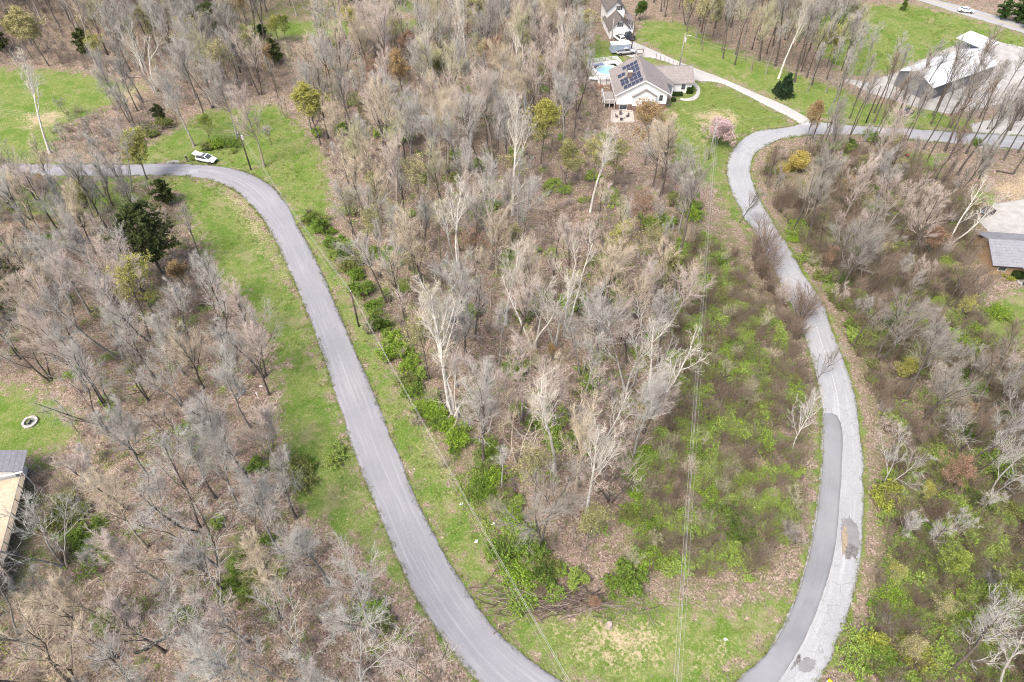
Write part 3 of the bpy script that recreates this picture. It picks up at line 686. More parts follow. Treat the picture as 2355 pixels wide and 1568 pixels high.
def put(key, u, v, scale=1.0, look='silver grey', var=0, label=None, **kw):
    x, y = G(u, v); taken.append((x, y))
    names = {'wood': ('bare_tree', 'bare tree'), 'slim': ('slender_bare_tree', 'slender bare tree'), 'pale': ('pale_barked_tree', 'white barked bare tree'), 'spread': ('spreading_bare_tree', 'spreading bare tree'),
             'small': ('small_bare_tree', 'small bare tree'), 'leafing': ('budding_tree', 'budding tree'), 'haze': ('budding_tree', 'budding tree'), 'spruce': ('spruce_tree', 'spruce'), 'cedar': ('evergreen_tree', 'evergreen tree'), 'arborvitae': ('arborvitae', 'narrow evergreen'),
             'blossom': ('blossom_tree', 'blossom tree'), 'green_round': ('round_tree', 'round leafy tree'), 'forsythia': ('forsythia_bush', 'flowering shrub'), 'bush': ('green_bush', 'bush'), 'thicket': ('bare_thicket', 'bare twiggy thicket')}
    nm, noun = names[key]
    kw2 = dict(noun=noun, look=look, label=label)
    if key in ('wood', 'slim', 'spread', 'small', 'thicket'): kw2.update(bark=BK[look] if rng.random() < .45 else (.10,.085,.072), twig=TW[look])
    if key == 'pale': kw2.update(bark=(.52,.50,.455), twig=(.47,.43,.365))
    if key in ('leafing', 'haze'): kw2.update(bark=(.13,.115,.10), twig=(.26,.235,.19), leaf=LEAF[look])
    if key == 'blossom': kw2.update(leaf=LEAF['pink'], twig=(.33,.24,.22))
    if key == 'forsythia': kw2.update(leaf=(.52,.43,.13), twig=(.3,.24,.1))
    if key == 'green_round': kw2.update(leaf=(.10,.17,.04))
    if key in ('cedar',): kw2.update(leaf=(.10,.125,.045), twig=(.15,.13,.10))
    if key in ('spruce', 'arborvitae'): kw2.update(leaf=(.045,.085,.04), twig=(.1,.09,.07))
    if key == 'bush': kw2.update(leaf={'bright green': (.27,.41,.055), 'mid green': (.20,.31,.055), 'dark green': (.12,.19,.04), 'olive green': (.25,.28,.09), 'yellow green': (.36,.40,.08)}[look], bark=(.14,.11,.08), twig=(.16,.13,.09))
    if key in ('bush', 'forsythia', 'thicket'): kw2['cat'] = 'shrub'
    kw2.update(kw)
    return plant(nm, key, var, x, y, scale, **kw2)

# ------------------------------------------------------------------ trees one can pick out in the photograph
put('pale', 1033, 941, .98, var=0, label='tallest white trunk of the white barked trio beside the dark road')
put('pale', 1044, 955, .9, var=2, label='multi stemmed white tree of the trio beside the dark road')
put('slim', 1053, 962, .85, var=1, bark=(.5,.47,.43), twig=(.38,.33,.29), label='thinnest white trunk of the trio beside the dark road')
put('pale', 1378, 1085, .88, var=1, label='white spreading tree in the lower middle of the central wood')
put('spread', 1440, 900, 1.0, 'silver grey', var=2, label='big grey many limbed tree beside the power line clearing')
put('pale', 1226, 800, .8, var=2, label='pale forked tree in the middle of the central wood')
put('pale', 1275, 795, .85, var=1, label='pale spreading tree behind the pinkish leaf litter clearing'); put('pale', 1300, 770, .9, var=2, label='pale leaning tree at the back of the leaf litter clearing')
put('pale', 1131, 560, .8, var=2, label='white many stemmed tree high in the central wood'); put('pale', 1178, 495, 1.0, var=0, label='tall pale tree below the yellow budding tree')
put('pale', 1075, 172, .95, var=0, label='tall pale trunk far back in the central wood'); put('pale', 1174, 142, .85, var=1, label='pale spreading tree beside the red budded tree'); put('pale', 1031, 255, .8, var=2, label='pale tree beyond the orange budding tree')
put('pale', 333, 172, .75, var=1, label='left one of the two white dead looking trees beyond the lawn'); put('pale', 357, 212, .75, var=2, label='right one of the two white dead looking trees beyond the lawn')
put('pale', 115, 352, .9, var=0, lean=(0, -.12), label='pale leaning tree in front of the tan field')
put('pale', 1790, 180, .85, var=0, label='white barked tree behind the dark spruce')
put('spread', 1850, 505, .6, 'tan', var=2, label='pale tree leaning beside the right road below the forsythia'); put('pale', 2185, 560, .75, var=1, label='pale spreading tree left of the grey roofed house'); put('spread', 2130, 1270, .5, 'silver grey', var=1, label='pale bare tree among the green shrubs lower right')
put('small', 1822, 1030, .95, 'silver grey', var=2, lean=(0, .4), bark=(.45,.43,.4), label='small white trunk leaning towards the resurfaced lane')
put('small', 1868, 890, .8, 'dusky', var=2, lean=(.1, .35), label='thin dark tree leaning over the right road'); put('small', 1830, 1250, .85, 'dusky', var=2, lean=(.1, .45), label='thin dark tree leaning over the patched lane')
put('small', 1700, 512, .95, 'dusky', var=2, lean=(0, .3), label='dark leaning tree at the edge of the right road bend')
# coming into leaf
put('leafing', 338, 412, .95, 'yellow green', var=1, label='yellow green tree at the roadside left of the white SUV')
put('leafing', 737, 332, 1.1, 'yellow green', var=0, label='yellow green tree on the right edge of the open lawn')
put('leafing', 1243, 375, 1.1, 'yellow green', var=0, label='bright yellow green tree in the upper central wood'); put('leafing', 1300, 425, .85, 'olive yellow', var=1, label='olive yellow round crown beside the bright yellow tree')
put('leafing', 1482, 380, .95, 'orange', var=2, label='orange tinged tree in front of the white house'); put('leafing', 1258, 92, .9, 'yellow green', var=0, label='yellow tree far back beyond the central wood')
put('leafing', 930, 232, .95, 'orange', var=0, label='orange yellow tree on the left side of the upper wood'); put('leafing', 1015, 210, .9, 'olive yellow', var=1, label='olive yellow tree beside the orange yellow tree')
put('leafing', 362, 742, .9, 'yellow green', var=2, label='yellow tipped tree in the left wood'); put('leafing', 432, 668, .6, 'orange', var=1, label='orange tipped tree below the big evergreen')
put('leafing', 1852, 330, .75, 'orange', var=0, label='orange budding tree at the road junction'); put('leafing', 2062, 880, .5, 'yellow green', var=1, label='yellow leafed small tree right of the right road')
put('leafing', 1612, 102, 1.0, 'cream yellow', var=2, label='cream yellow tree behind the light pole'); put('leafing', 1160, 82, .95, 'reddish', var=0, label='red budded tree at the far back of the wood')
put('leafing', 945, 150, .8, 'rusty', var=1, label='rusty budded tree left in the upper wood'); put('leafing', 1138, 210, .85, 'rusty', var=2, label='rusty budded tree in the middle of the upper wood')
put('leafing', 112, 152, 1.15, 'cream yellow', var=0, label='large cream yellow tree in the far left corner wood'); put('leafing', 75, 135, .95, 'cream yellow', var=1, label='smaller cream tree beside the large cream yellow one')
put('leafing', 1520, 660, .7, 'olive yellow', var=1, label='olive tree beside the power line clearing'); put('leafing', 1490, 700, .7, 'olive yellow', var=0, label='olive tree left of the power line clearing')
put('leafing', 1410, 430, .7, 'olive yellow', var=2, label='slim olive tree above the central wood thicket'); put('leafing', 640, 95, .6, 'yellow green', var=1, label='yellow tree beside the far green strip')
put('leafing', 660, 100, .5, 'lime', var=2, label='lime tree beside the far green strip'); put('leafing', 700, 20, .5, 'lime', var=0, label='lime tree at the very top of the far wood')
put('leafing', 1340, 130, .8, 'cream yellow', var=2, label='cream tinged tree near the shed'); put('leafing', 1330, 60, .9, 'olive yellow', var=1, label='olive crown left of the far house'); put('leafing', 1235, 215, .8, 'cream yellow', var=0, label='pale cream tree in the upper middle wood')
put('leafing', 130, 480, .7, 'orange', var=1, label='orange tinged crown below the road far left'); put('leafing', 215, 500, .65, 'olive yellow', var=0, label='olive crown below the road far left')
put('leafing', 2160, 1330, .6, 'lime', var=1, label='lime leafed tree among the shrubs lower right'); put('leafing', 2270, 1400, .65, 'lime', var=0, label='lime leafed tree near the lower right edge'); put('leafing', 2110, 1150, .35, 'yellow green', var=1, label='small yellow green tree right of the patched lane')
put('leafing', 2160, 1130, .5, 'rusty', var=2, label='rusty budded tree right of the patched lane'); put('leafing', 2120, 600, .6, 'rusty', var=0, label='rusty budded tree left of the grey roofed house'); put('leafing', 1365, 1395, .24, 'rusty', var=1, label='small rusty leaved bush behind the brush pile')
put('leafing', 1270, 830, .3, 'orange', var=0, label='small tan leaved sapling in the leaf litter clearing')
put('leafing', 490, 338, .5, 'lime', var=2, label='narrow lime green tree on the open lawn')
put('blossom', 1650, 332, 1.0, label='pink weeping blossom tree on the lawn beside the road bend')
put('green_round', 1469, 46, 1.0, label='round leafy green tree on the far lawn')
put('forsythia', 1832, 392, 1.25, label='yellow forsythia right of the road bend'); put('forsythia', 1795, 400, .8, label='low yellow forsythia at the inner edge of the road bend')
# evergreens
put('cedar', 372, 628, .92, var=0, label='big dark evergreen standing left of the dark road'); put('cedar', 385, 470, .75, var=1, label='smaller evergreen behind the big dark one'); put('cedar', 20, 735, .95, var=0, label='dark evergreen at the left edge of the wood')
put('spruce', 1801, 222, 1.0, label='dark green spruce beside the driveway'); put('spruce', 1785, 212, .5, label='little spruce next to the large one by the driveway')
put('cedar', 497, 72, .7, var=1, leaf=(.04,.09,.045), label='dark green evergreen far back on the left'); put('cedar', 605, 88, .5, var=1, leaf=(.04,.08,.035), label='small evergreen near the far green strip')
for i, (u, v, s) in enumerate([(2300,45,.75),(2335,52,.95),(2360,66,.8)]): put('cedar', u, v, s, var=1, leaf=(.06,.12,.03), label=['left one of the evergreens beside the highway', 'middle evergreen beside the highway', 'right one of the evergreens beside the highway'][i])
put('arborvitae', 2075, 24, .8, leaf=(.12,.19,.03), label='narrow bright evergreen beside the highway')
put('cedar', 372, 282, .6, var=1, leaf=(.09,.11,.04), label='dull green evergreen at the upper edge of the lawn')
for i, (u, v) in enumerate([(385,292),(350,305)]): put('bush', u, v, 1.1, 'olive green', i)
# lawn trees
for u, v, s, l, k, lb in [(447,337,.85,'silver grey','wood','single grey tree on the lawn above the white SUV'),(607,382,.95,'pinkish','wood','grey pink tree standing beside the far utility pole'),(547,320,.95,'ash grey','wood','ash grey tree behind the far utility pole'),
   (660,272,.75,'pinkish','small','small pinkish tree high on the lawn'),(473,278,.8,'dusky','wood','dusky tree at the upper edge of the lawn'),(717,307,.8,'ash grey','wood','ash tree at the right side of the lawn'),(755,318,.85,'dusky','wood','dark tree at the wood edge right of the lawn'),
   (410,300,.8,'tan','small','little tan tree on the left of the lawn'),(624,332,.6,'ash grey','small','little ash tree right of the far utility pole'),(470,614,.95,'dusky','slim','thin dark tree on the verge right of the big evergreen')]:
    put(k, u, v, s, l, var=int(u) % 3, label=lb)
# close trees along the bottom edge
for u, v, s, l, k, vv, lb in [(835,1590,.85,'silver grey','spread',0,'large grey tree reaching over the dark road at the bottom'),(345,1610,.95,'ash grey','spread',1,'large ash grey tree at the bottom left'),(165,1570,.85,'tan','spread',2,'large tan tree in the lower left corner'),
   (500,1300,.85,'silver grey','spread',0,'grey spreading tree above the fallen log'),(570,1480,.8,'pinkish','spread',1,'pinkish spreading tree right of the black pipe'),(700,1560,.8,'silver grey','spread',2,'silver spreading tree beside the road at the bottom'),(40,1620,.9,'tan','spread',0,'tan tree at the left bottom corner'),
   (2180,1545,.9,'silver grey','spread',1,'big bare tree leaning right in the lower right corner'),(2300,1620,.9,'silver grey','spread',2,'silver bare tree at the right bottom corner'),(150,1300,.8,'silver grey','spread',2,'silver tree beside the wooden deck'),(420,1420,.6,'ash grey','spread',1,'ash grey tree above the black pipe')]:
    put(k, u, v, s, l, vv, label=lb)

put('thicket', 1742, 600, 1.9, 'brown', 1, label='tall dark thicket leaning over the bend of the right road')
put('thicket', 1838, 735, 1.7, 'brown', 1, label='tall brown thicket at the left edge of the right road'); put('thicket', 1755, 640, 1.5, 'brown', 1, label='brown thicket behind the yellow painted spot')
# ------------------------------------------------------------------ filling the woods
woods = {  # zone: polygon, spacing, kinds (key, weight), looks, scale range, limit
 'central': ([(735,345),(770,430),(800,520),(860,650),(915,760),(970,860),(1040,960),(1110,1080),(1190,1200),(1270,1300),(1400,1310),(1430,1180),(1480,1000),(1530,820),(1560,640),(1565,480),(1545,400),(1440,395),(1385,295),(1370,205),(1335,150),(1350,60),(1200,45),(1000,75),(800,80),(690,130),(680,220)], 5.2,
   {'wood': 7, 'small': 2, 'spread': .5, 'slim': 3.2, 'pale': .5, 'leafing': 2.0}, {'silver grey': 3, 'pinkish': 4, 'tan': 3, 'ash grey': 2.5, 'olive': 1.2, 'dusky': .7}, (.7, 1.0)),
 'topleft': ([(-90,-60),(560,-60),(560,40),(680,120),(640,235),(560,235),(430,262),(380,240),(330,182),(240,168),(130,150),(-90,148)], 5.6,
   {'wood': 6, 'small': 1, 'slim': 1.5, 'leafing': 2.6, 'cedar': .5}, {'ash grey': 4, 'dusky': 4, 'olive': 1.5, 'pinkish': 1, 'silver grey': 1.5}, (.75, 1.05)),
 'clump': ([(100,330),(150,262),(250,245),(330,235),(360,290),(340,330),(285,360),(130,366)], 4.8, {'wood': 5, 'small': 2, 'slim': 1}, {'ash grey': 3, 'dusky': 3, 'pinkish': 1.2}, (.65, .9)),
 'topmid': ([(560,-60),(1345,-60),(1345,35),(1000,40),(560,40)], 7.0, {'wood': 5, 'leafing': 3.0, 'cedar': .8}, {'ash grey': 2, 'dusky': 2, 'olive': 2, 'tan': 2}, (.75, 1.0)),
 'topright': ([(1500,-60),(1930,-60),(1940,60),(1965,185),(1990,212),(1880,222),(1810,190),(1700,155),(1620,122),(1570,75),(1500,15)], 4.6, {'slim': 7, 'wood': 2.0, 'leafing': 1.0}, {'dusky': 3, 'ash grey': 4, 'olive': 1.5}, (.8, 1.05)),
 'barnside': ([(1930,215),(2000,220),(2354,232),(2450,420),(2300,420),(2100,390),(1900,345),(1870,325),(1900,240)], 5.4, {'slim': 8, 'wood': 1}, {'dusky': 4, 'ash grey': 3, 'brown': 1.0}, (.8, 1.1)),
 'right': ([(1750,400),(1800,352),(1900,342),(2100,372),(2200,420),(2235,520),(2225,620),(2250,760),(2354,880),(2420,1040),(2060,1040),(2000,900),(1960,800),(1910,680),(1840,560),(1775,470)], 4.0, {'small': 3.5, 'wood': 2.6, 'slim': 1, 'thicket': 4.2, 'leafing': 1.0}, {'brown': 4, 'pinkish': 2, 'dusky': 2.5, 'ash grey': 1.5}, (.6, .95)),
 'rightlow': ([(2030,1040),(2420,1040),(2440,1600),(1990,1600),(2000,1400),(2030,1200)], 4.8, {'small': 3, 'spread': 1.0, 'thicket': 2.4, 'leafing': 1.6}, {'silver grey': 4, 'pinkish': 1.5, 'ash grey': 2, 'brown': .8}, (.55, .8)),
 'left': ([(-120,432),(330,432),(400,480),(440,560),(470,640),(550,720),(600,820),(630,900),(640,1000),(670,1120),(700,1215),(840,1330),(930,1440),(1020,1568),(1050,1650),(-120,1650),(-60,1230),(90,1080),(170,1010),(180,930),(90,870),(-120,850)], 5.0,
   {'wood': 5, 'spread': 1.6, 'small': 2.4, 'slim': 1.0}, {'silver grey': 4, 'ash grey': 3, 'pinkish': 3, 'tan': 1.6, 'dusky': .8}, (.62, .9)),
 'corridor': ([(1570,520),(1690,590),(1750,690),(1820,820),(1845,930),(1850,1080),(1825,1210),(1780,1310),(1600,1330),(1450,1310),(1490,1100),(1540,850)], 4.6, {'thicket': 5, 'small': 1.4}, {'brown': 2, 'tan': 1.5, 'olive': 3.5}, (.35, .7)),
 'roadside': ([(1740,590),(1800,690),(1850,830),(1868,900),(1850,930),(1800,780),(1730,640)], 4.2, {'thicket': 4, 'small': 1}, {'brown': 4, 'pinkish': 1}, (.7, 1.05)),
}
keepout = [GP(q) for q in (
  [(1395,295),(1460,290),(1530,258),(1600,215),(1600,140),(1500,125),(1450,90),(1450,40),(1360,20),(1350,90),(1400,130),(1350,150),(1350,190),(1390,200),(1395,250)],
  [(2030,205),(2045,165),(2240,110),(2280,150),(2275,190),(2140,228)], [(2230,440),(2420,420),(2420,700),(2270,700),(2270,560)], [(-80,1000),(75,1060),(80,1110),(30,1330),(-80,1330)],
  [(40,950),(100,950),(100,990),(40,990)], [(1770,372),(1880,362),(1880,450),(1765,450)], [(1265,100),(1330,100),(1330,150),(1265,150)])]
WD = {}
zone_pts = {}
for zn, (poly, sp, kinds, looks, sr) in woods.items():
    pw = GP(poly); lo, hi = pw.min(0), pw.max(0); area = np.prod(hi-lo)
    cand = rng.uniform(lo, hi, (int(area/sp**2*14), 2))
    cand = cand[pip(cand, pw)]
    cand = cand[road_d(cand) > 1.6]
    for k in keepout: cand = cand[~pip(cand, k)]
    acc = np.array(taken) if taken else np.zeros((0, 2)); got = []
    for p in cand:
        if len(acc) and np.min(np.sum((acc-p)**2, 1)) < (sp*.8)**2: continue
        acc = np.vstack([acc, p]); got.append(p)
    zone_pts[zn] = got; taken += [tuple(p) for p in got]
open_views = [[(555,46),(720,44),(720,80),(565,86)], [(275,305),(380,305),(380,405),(275,405)], [(272,445),(432,445),(432,632),(300,632)], [(40,15),(150,15),(150,135),(40,135)], [(672,180),(765,180),(765,310),(690,310)], [(1210,262),(1335,262),(1335,385),(1210,385)],
 [(300,95),(400,95),(400,215),(320,215)], [(880,125),(965,125),(965,215),(890,215)],
 [(1350,20),(1450,5),(1500,60),(1600,130),(1625,245),(1530,262),(1460,300),(1385,295),(1345,180)], [(0,895),(120,905),(150,960),(110,1010),(0,1040)], [(0,1050),(70,1060),(70,1110),(40,1330),(0,1340)],
 [(360,300),(480,262),(640,255),(720,330),(720,420),(560,372),(380,372)], [(0,165),(200,180),(240,215),(130,320),(0,330)], [(1700,200),(1850,260),(1800,300),(1690,330),(1540,330),(1600,200)]]
# nearest ones first become single trees, the far remainder one mass of wood
allp = [(zn, p) for zn in woods for p in zone_pts[zn]]
def pick(r, d): k = list(d); w = np.array([d[x] for x in k], float); return k[int(r.choice(len(k), p=w/w.sum()))]
far_wood = []
choice = []
for zn, p in allp:
    kinds, looks, sr = woods[zn][2:]
    choice.append((zn, p, pick(rng, kinds), pick(rng, looks), rng.uniform(*sr), int(rng.integers(0, 7))))
single = {}
order = sorted(range(len(choice)), key=lambda i: choice[i][1][1]**2+choice[i][1][0]**2)
LIMIT = {'wood': 292, 'slim': 220, 'small': 240, 'spread': 70, 'thicket': 230}
for i in order:
    zn, p, key, look, s, vv = choice[i]
    u, v = PX(*p)
    tv = PX(p[0], p[1], 14*s)[1]
    if u < -130 or u > 2484 or tv > 1590 or v < -75: continue
    top = PX(p[0], p[1], VAR['wood' if key == 'pale' else key][vv % len(VAR['wood' if key == 'pale' else key])][1]*s*.95)
    mid = ((u+top[0])/2, (v+top[1])/2)
    chk = np.array([top, mid, (u*.25+top[0]*.75, v*.25+top[1]*.75)])
    if any(pip(chk, np.array(q, float)).any() for q in open_views):
        if rng.random() < .75: continue
        key, s, vv = 'small', rng.uniform(.45, .7), vv
    cnt = single.get(key, 0)
    if cnt >= LIMIT.get(key, 999) or v < -5:
        far_wood.append(choice[i]); continue
    single[key] = cnt+1
    lf = None
    if key == 'leafing': key = 'haze'; look = pick(rng, {'olive yellow': 3, 'cream yellow': 2, 'orange': 1, 'rusty': .7, 'yellow green': 1.2})
    if key in ('pale', 'cedar'): look = ''
    put(key, u, v, s*((.55 if zn in ('right', 'rightlow') else .9) if key == 'haze' else 1), look or 'silver grey', vv)
# ---- green bushes
bl = {'bright green': 4, 'mid green': 3, 'dark green': 1.0, 'olive green': 2.2}
B0 = [(712,505),(722,512),(740,530),(770,560),(790,590),(800,610),(820,640),(838,672),(858,715),(872,752),(900,790),(912,812),(930,842),(935,880),(952,900),(975,962),(1000,950),(1022,985),(1050,1012),(1100,1060),(1130,1100),(1110,1140),(1152,1122),(1170,1150),(1190,1252),(1160,1272),(1202,1312),(1230,1285),(1243,1330),(1212,1340),(1180,1230),(1262,1355),
 (1640,790),(1665,762),(1690,802),(1660,830),(1700,850),(1730,880),(1700,905),(1745,930),(1720,830),(1640,860),(1480,1060),(1460,1110),(1450,1190),(1470,1172),(1492,1202),(1640,1110),(1680,1132),(1650,1190),(1700,1092),(1480,1285),(1402,1352),(1442,1342),(1600,965),(1610,1000),(1590,1060),(1700,1000),(1750,1020),(1720,1180),(1690,1220),(1580,500),(1600,480),(1560,470),(1590,560),(1640,610),(1680,640),(1660,680),(1700,660),(1620,690),(1600,650),
 (1850,592),(1880,640),(1902,652),(1930,690),(1950,702),(1962,752),(1972,782),(2000,802),(2062,702),(2150,762),(2232,762),(2300,732),(2012,842),(2060,720),(1820,545),(1830,520),(2150,830),(2200,790),(1940,660),(2210,860),(2240,900),(2260,1010),(2300,960),
 (2050,1120),(2030,1150),(2060,1180),(2080,1240),(2100,1270),(2140,1260),(2180,1290),(2030,1420),(2060,1400),(2100,1420),(2140,1440),(2010,1520),(2040,1530),(2000,1490),(2060,1550),(2100,1500),(2200,1420),(2250,1460),(2300,1330),(2330,1260),(2320,1180),(2250,1120),(2200,1080),(2200,1200),(2250,1230),(2290,1080),(2340,1100),(2160,1210),(2120,1310),
 (500,338),(530,340),(480,345),(2000,322),(2026,328),(2050,330),(1900,338),(1925,345),(1960,335),(2240,330),(1130,480),(1180,610),(1250,690),(1210,720),(1310,700),(1410,700),(1400,640),(430,1000),(570,1300),(590,1330),(540,1340),(250,1440),(680,1110),(690,1075),(160,1200),(200,1290),(880,1440),(560,1370),(1330,1020),(1220,970),(1190,860),(900,600),(870,580),(1050,420),(980,480),(150,1180),(180,1230),(860,1415)]
extra_bush = []
for i, (u, v) in enumerate(B0):
    look = pick(rng, bl)
    if u > 1990 and v > 1040: look = pick(rng, {'bright green': 2, 'yellow green': 2, 'mid green': 2, 'olive green': 2})
    if 1100 < v and u < 700: look = pick(rng, {'olive green': 2, 'mid green': 1})
    put('bush', u, v, rng.uniform(.7, 1.15), look, i)
    for k in range(2 if (u < 1270 and 480 < v < 1360) or 1450 < u < 1860 else 1):
        x_, y_ = G(u, v); x_ += rng.normal(0, 2.0); y_ += rng.normal(0, 2.0)
        if road_d(np.array([[x_, y_]]))[0] < 2.5: continue
        u2, v2 = PX(x_, y_)
        if rng.random() < .3: put('thicket', u2, v2, rng.uniform(.4, .75), pick(rng, {'olive': 2, 'tan': 1, 'brown': 1}), int(rng.integers(0, 3)))
        elif rng.random() < .35: put('bush', u2, v2, rng.uniform(.4, .9), pick(rng, bl), int(rng.integers(0, 7)))
        else: extra_bush.append((x_, y_, rng.uniform(.35, .85)))
ex = rng.uniform(0, 1, (900, 2)); nb = 0
for zn, want in (('corridor', 130), ('rightlow', 95), ('right', 30), ('central', 60), ('left', 16)):
    pw = GP(woods[zn][0]); lo, hi = pw.min(0), pw.max(0); c_ = rng.uniform(lo, hi, (1500, 2)); c_ = c_[pip(c_, pw)]; c_ = c_[road_d(c_) > 3.2]
    for k in keepout: c_ = c_[~pip(c_, k)]
    for p in c_[:want]:
        u, v = PX(*p)
        if -20 < u < 2374 and v < 1590 and v > 200: extra_bush.append((p[0], p[1], rng.uniform(.45, 1.05)))

# ------------------------------------------------------------------ naming every plant by what stands near it
LAND = [('fire ring', 70, 972), ('wooden deck', 15, 1170), ('parked white SUV', 477, 372), ('far utility pole', 577, 390), ('roadside brown pole', 825, 750), ('pole on the house lawn', 1628, 367), ('pink blossom tree', 1650, 332),
 ('patio of the white house', 1430, 275), ('swimming pool', 1395, 160), ('dark spruce', 1801, 222), ('barn', 2160, 180), ('brush pile', 1270, 1385), ('white barked trio', 1040, 950), ('patched lane end', 1912, 955), ('forsythia', 1832, 392),
 ('grey roofed house', 2310, 590), ('black pipe', 370, 1470), ('fallen log', 500, 1265), ('big dark evergreen', 372, 628), ('shed', 1297, 125), ('tan field patch', 100, 280), ('highway car', 2220, 28), ('road pothole', 1958, 1268), ('road marker', 1905, 1555),
 ('bright yellow green tree', 1243, 375), ('orange yellow tree', 930, 232), ('red budded tree', 1160, 82), ('leaf litter clearing', 1270, 850), ('road junction', 1855, 290), ('cream yellow tree', 112, 152), ('lower left corner', 60, 1560), ('lower right corner', 2300, 1560), ('upper left corner', 20, 5),
 ('far green strip', 600, 70), ('light pole', 1562, 151), ('yellow roadside tree', 338, 412), ('olive tree by the clearing', 1520, 660), ('multi limbed grey tree', 1440, 900), ('right edge rusty tree', 2120, 600), ('yellow small tree', 2062, 880),
 ('tall pale tree', 1178, 495), ('left road verge', 640, 850), ('yellow tipped tree', 362, 742), ('lime tree lower right', 2160, 1330)]
LW = np.array([G(u, v) for _, u, v in LAND])
ORD = ['nearest','second','third','fourth','fifth','sixth','seventh','eighth','ninth','tenth','eleventh','twelfth','thirteenth','fourteenth','fifteenth','sixteenth','seventeenth','eighteenth','nineteenth','twentieth']+['%d%s' % (k, {1:'st',2:'nd',3:'rd'}.get(k % 10, 'th')) for k in range(21, 60)]
GROUPN = {'bare tree': 'bare trees of the woods', 'slender bare tree': 'slender bare trees', 'white barked bare tree': 'white barked trees', 'spreading bare tree': 'spreading bare trees', 'small bare tree': 'small bare trees', 'budding tree': 'trees coming into leaf', 'bush': 'green bushes', 'bare twiggy thicket': 'bare thickets', 'evergreen tree': 'evergreen trees'}
buck = {}
for e in PLANTS:
    root, x, y, noun, look, lab, hh = e
    if noun in GROUPN: root['group'] = GROUPN[noun]
    if lab: root['label'] = lab; continue
    d = np.hypot(LW[:, 0]-x, LW[:, 1]-y); j = int(np.argmin(d)); ddx, ddy = x-LW[j, 0], y-LW[j, 1]
    if abs(ddx) > abs(ddy): w = 'right of' if ddx > 0 else 'left of'
    else: w = 'behind' if ddy > 0 else 'in front of'
    lk = '' if noun in ('white barked bare tree', 'evergreen tree') else (look+' ')
    buck.setdefault((lk+noun, w, LAND[j][0]), []).append((d[j], root))
for (nn, w, lm), lst in buck.items():
    lst.sort(key=lambda q: q[0])
    for i, (_, root) in enumerate(lst):
        root['label'] = f'{nn} {w} the {lm}' if len(lst) == 1 else f'{ORD[i]} {nn} {w} the {lm}'

# ================================================================== STUFF: what nobody could count
def scatter(name, protos, pts, scl, label, cat, idx=None, tilt=.15, seed=0, z=None, turn=None):
    """one object: points that carry small copies of the proto meshes"""
    r = np.random.default_rng(seed); n = len(pts)
    pc = bpy.data.collections.new(name+'_kinds')
    for i, me_ in enumerate(protos): pc.objects.link(bpy.data.objects.new('%s_%02d' % (name, i), me_))
    me_ = bpy.data.meshes.new(name); me_.vertices.add(n)
    co = np.zeros((n, 3), np.float32); co[:, :2] = pts
    if z is not None: co[:, 2] = z
    me_.vertices.foreach_set('co', co.ravel())
    a = me_.attributes.new('size', 'FLOAT', 'POINT'); a.data.foreach_set('value', np.asarray(scl, np.float32))
    a = me_.attributes.new('turn', 'FLOAT_VECTOR', 'POINT'); a.data.foreach_set('vector', np.stack([r.normal(0, tilt, n), r.normal(0, tilt, n), r.uniform(0, 6.28, n) if turn is None else turn], 1).astype(np.float32).ravel())
    a = me_.attributes.new('kind_index', 'INT', 'POINT'); a.data.foreach_set('value', (r.integers(0, len(protos), n) if idx is None else np.asarray(idx)).astype(np.int32))
    o = obj(name, me_, kind='stuff', label=label, cat=cat)
    ng = bpy.data.node_groups.new(name, 'GeometryNodeTree')
    ng.interface.new_socket('Geometry', in_out='INPUT', socket_type='NodeSocketGeometry'); ng.interface.new_socket('Geometry', in_out='OUTPUT', socket_type='NodeSocketGeometry')
    gi = ng.nodes.new('NodeGroupInput'); go = ng.nodes.new('NodeGroupOutput')
    ci = ng.nodes.new('GeometryNodeCollectionInfo'); ci.inputs[0].default_value = pc; ci.inputs[1].default_value = True; ci.inputs[2].default_value = True
    ip = ng.nodes.new('GeometryNodeInstanceOnPoints')
    def na(nm, ty): q = ng.nodes.new('GeometryNodeInputNamedAttribute'); q.data_type = ty; q.inputs[0].default_value = nm; return q.outputs[0]
    ng.links.new(gi.outputs[0], ip.inputs['Points']); ng.links.new(ci.outputs[0], ip.inputs['Instance'])
    ip.inputs['Pick Instance'].default_value = True
    ng.links.new(na('kind_index', 'INT'), ip.inputs['Instance Index'])
    er = ng.nodes.new('FunctionNodeEulerToRotation'); ng.links.new(na('turn', 'FLOAT_VECTOR'), er.inputs[0]); ng.links.new(er.outputs[0], ip.inputs['Rotation'])
    ng.links.new(na('size', 'FLOAT'), ip.inputs['Scale']); ng.links.new(ip.outputs[0], go.inputs[0])
    md = o.modifiers.new('scatter', 'NODES'); md.node_group = ng
    return o
def brushlet(seed, H, W, canes, mat):
    r = np.random.default_rng(seed)
    a = r.uniform(0, 6.28, canes); rr = r.uniform(.1, 1, canes); h = H*r.uniform(.4, 1, canes)
    P1 = np.stack([np.stack([W*rr*(.4+.6*s)*np.cos(a), W*rr*(.4+.6*s)*np.sin(a), h*(1-(1-s)**1.5)], 1) for s in (0, .5, 1)], 1)+r.normal(0, .05, (canes, 3, 3))
    R1 = np.array([[.016, .012, .006]]).repeat(canes, 0)
    P2, R2, _ = sprout(r, P1, R1, h, 6, .2, 1, (20, 60), .45, 2, .05, .1, .8, .5, .3); R2 = np.maximum(R2, .009)
    return fastmesh('brushlet', *join([tubes(P1, R1, 3), spikes(P2, R2)]), mat)
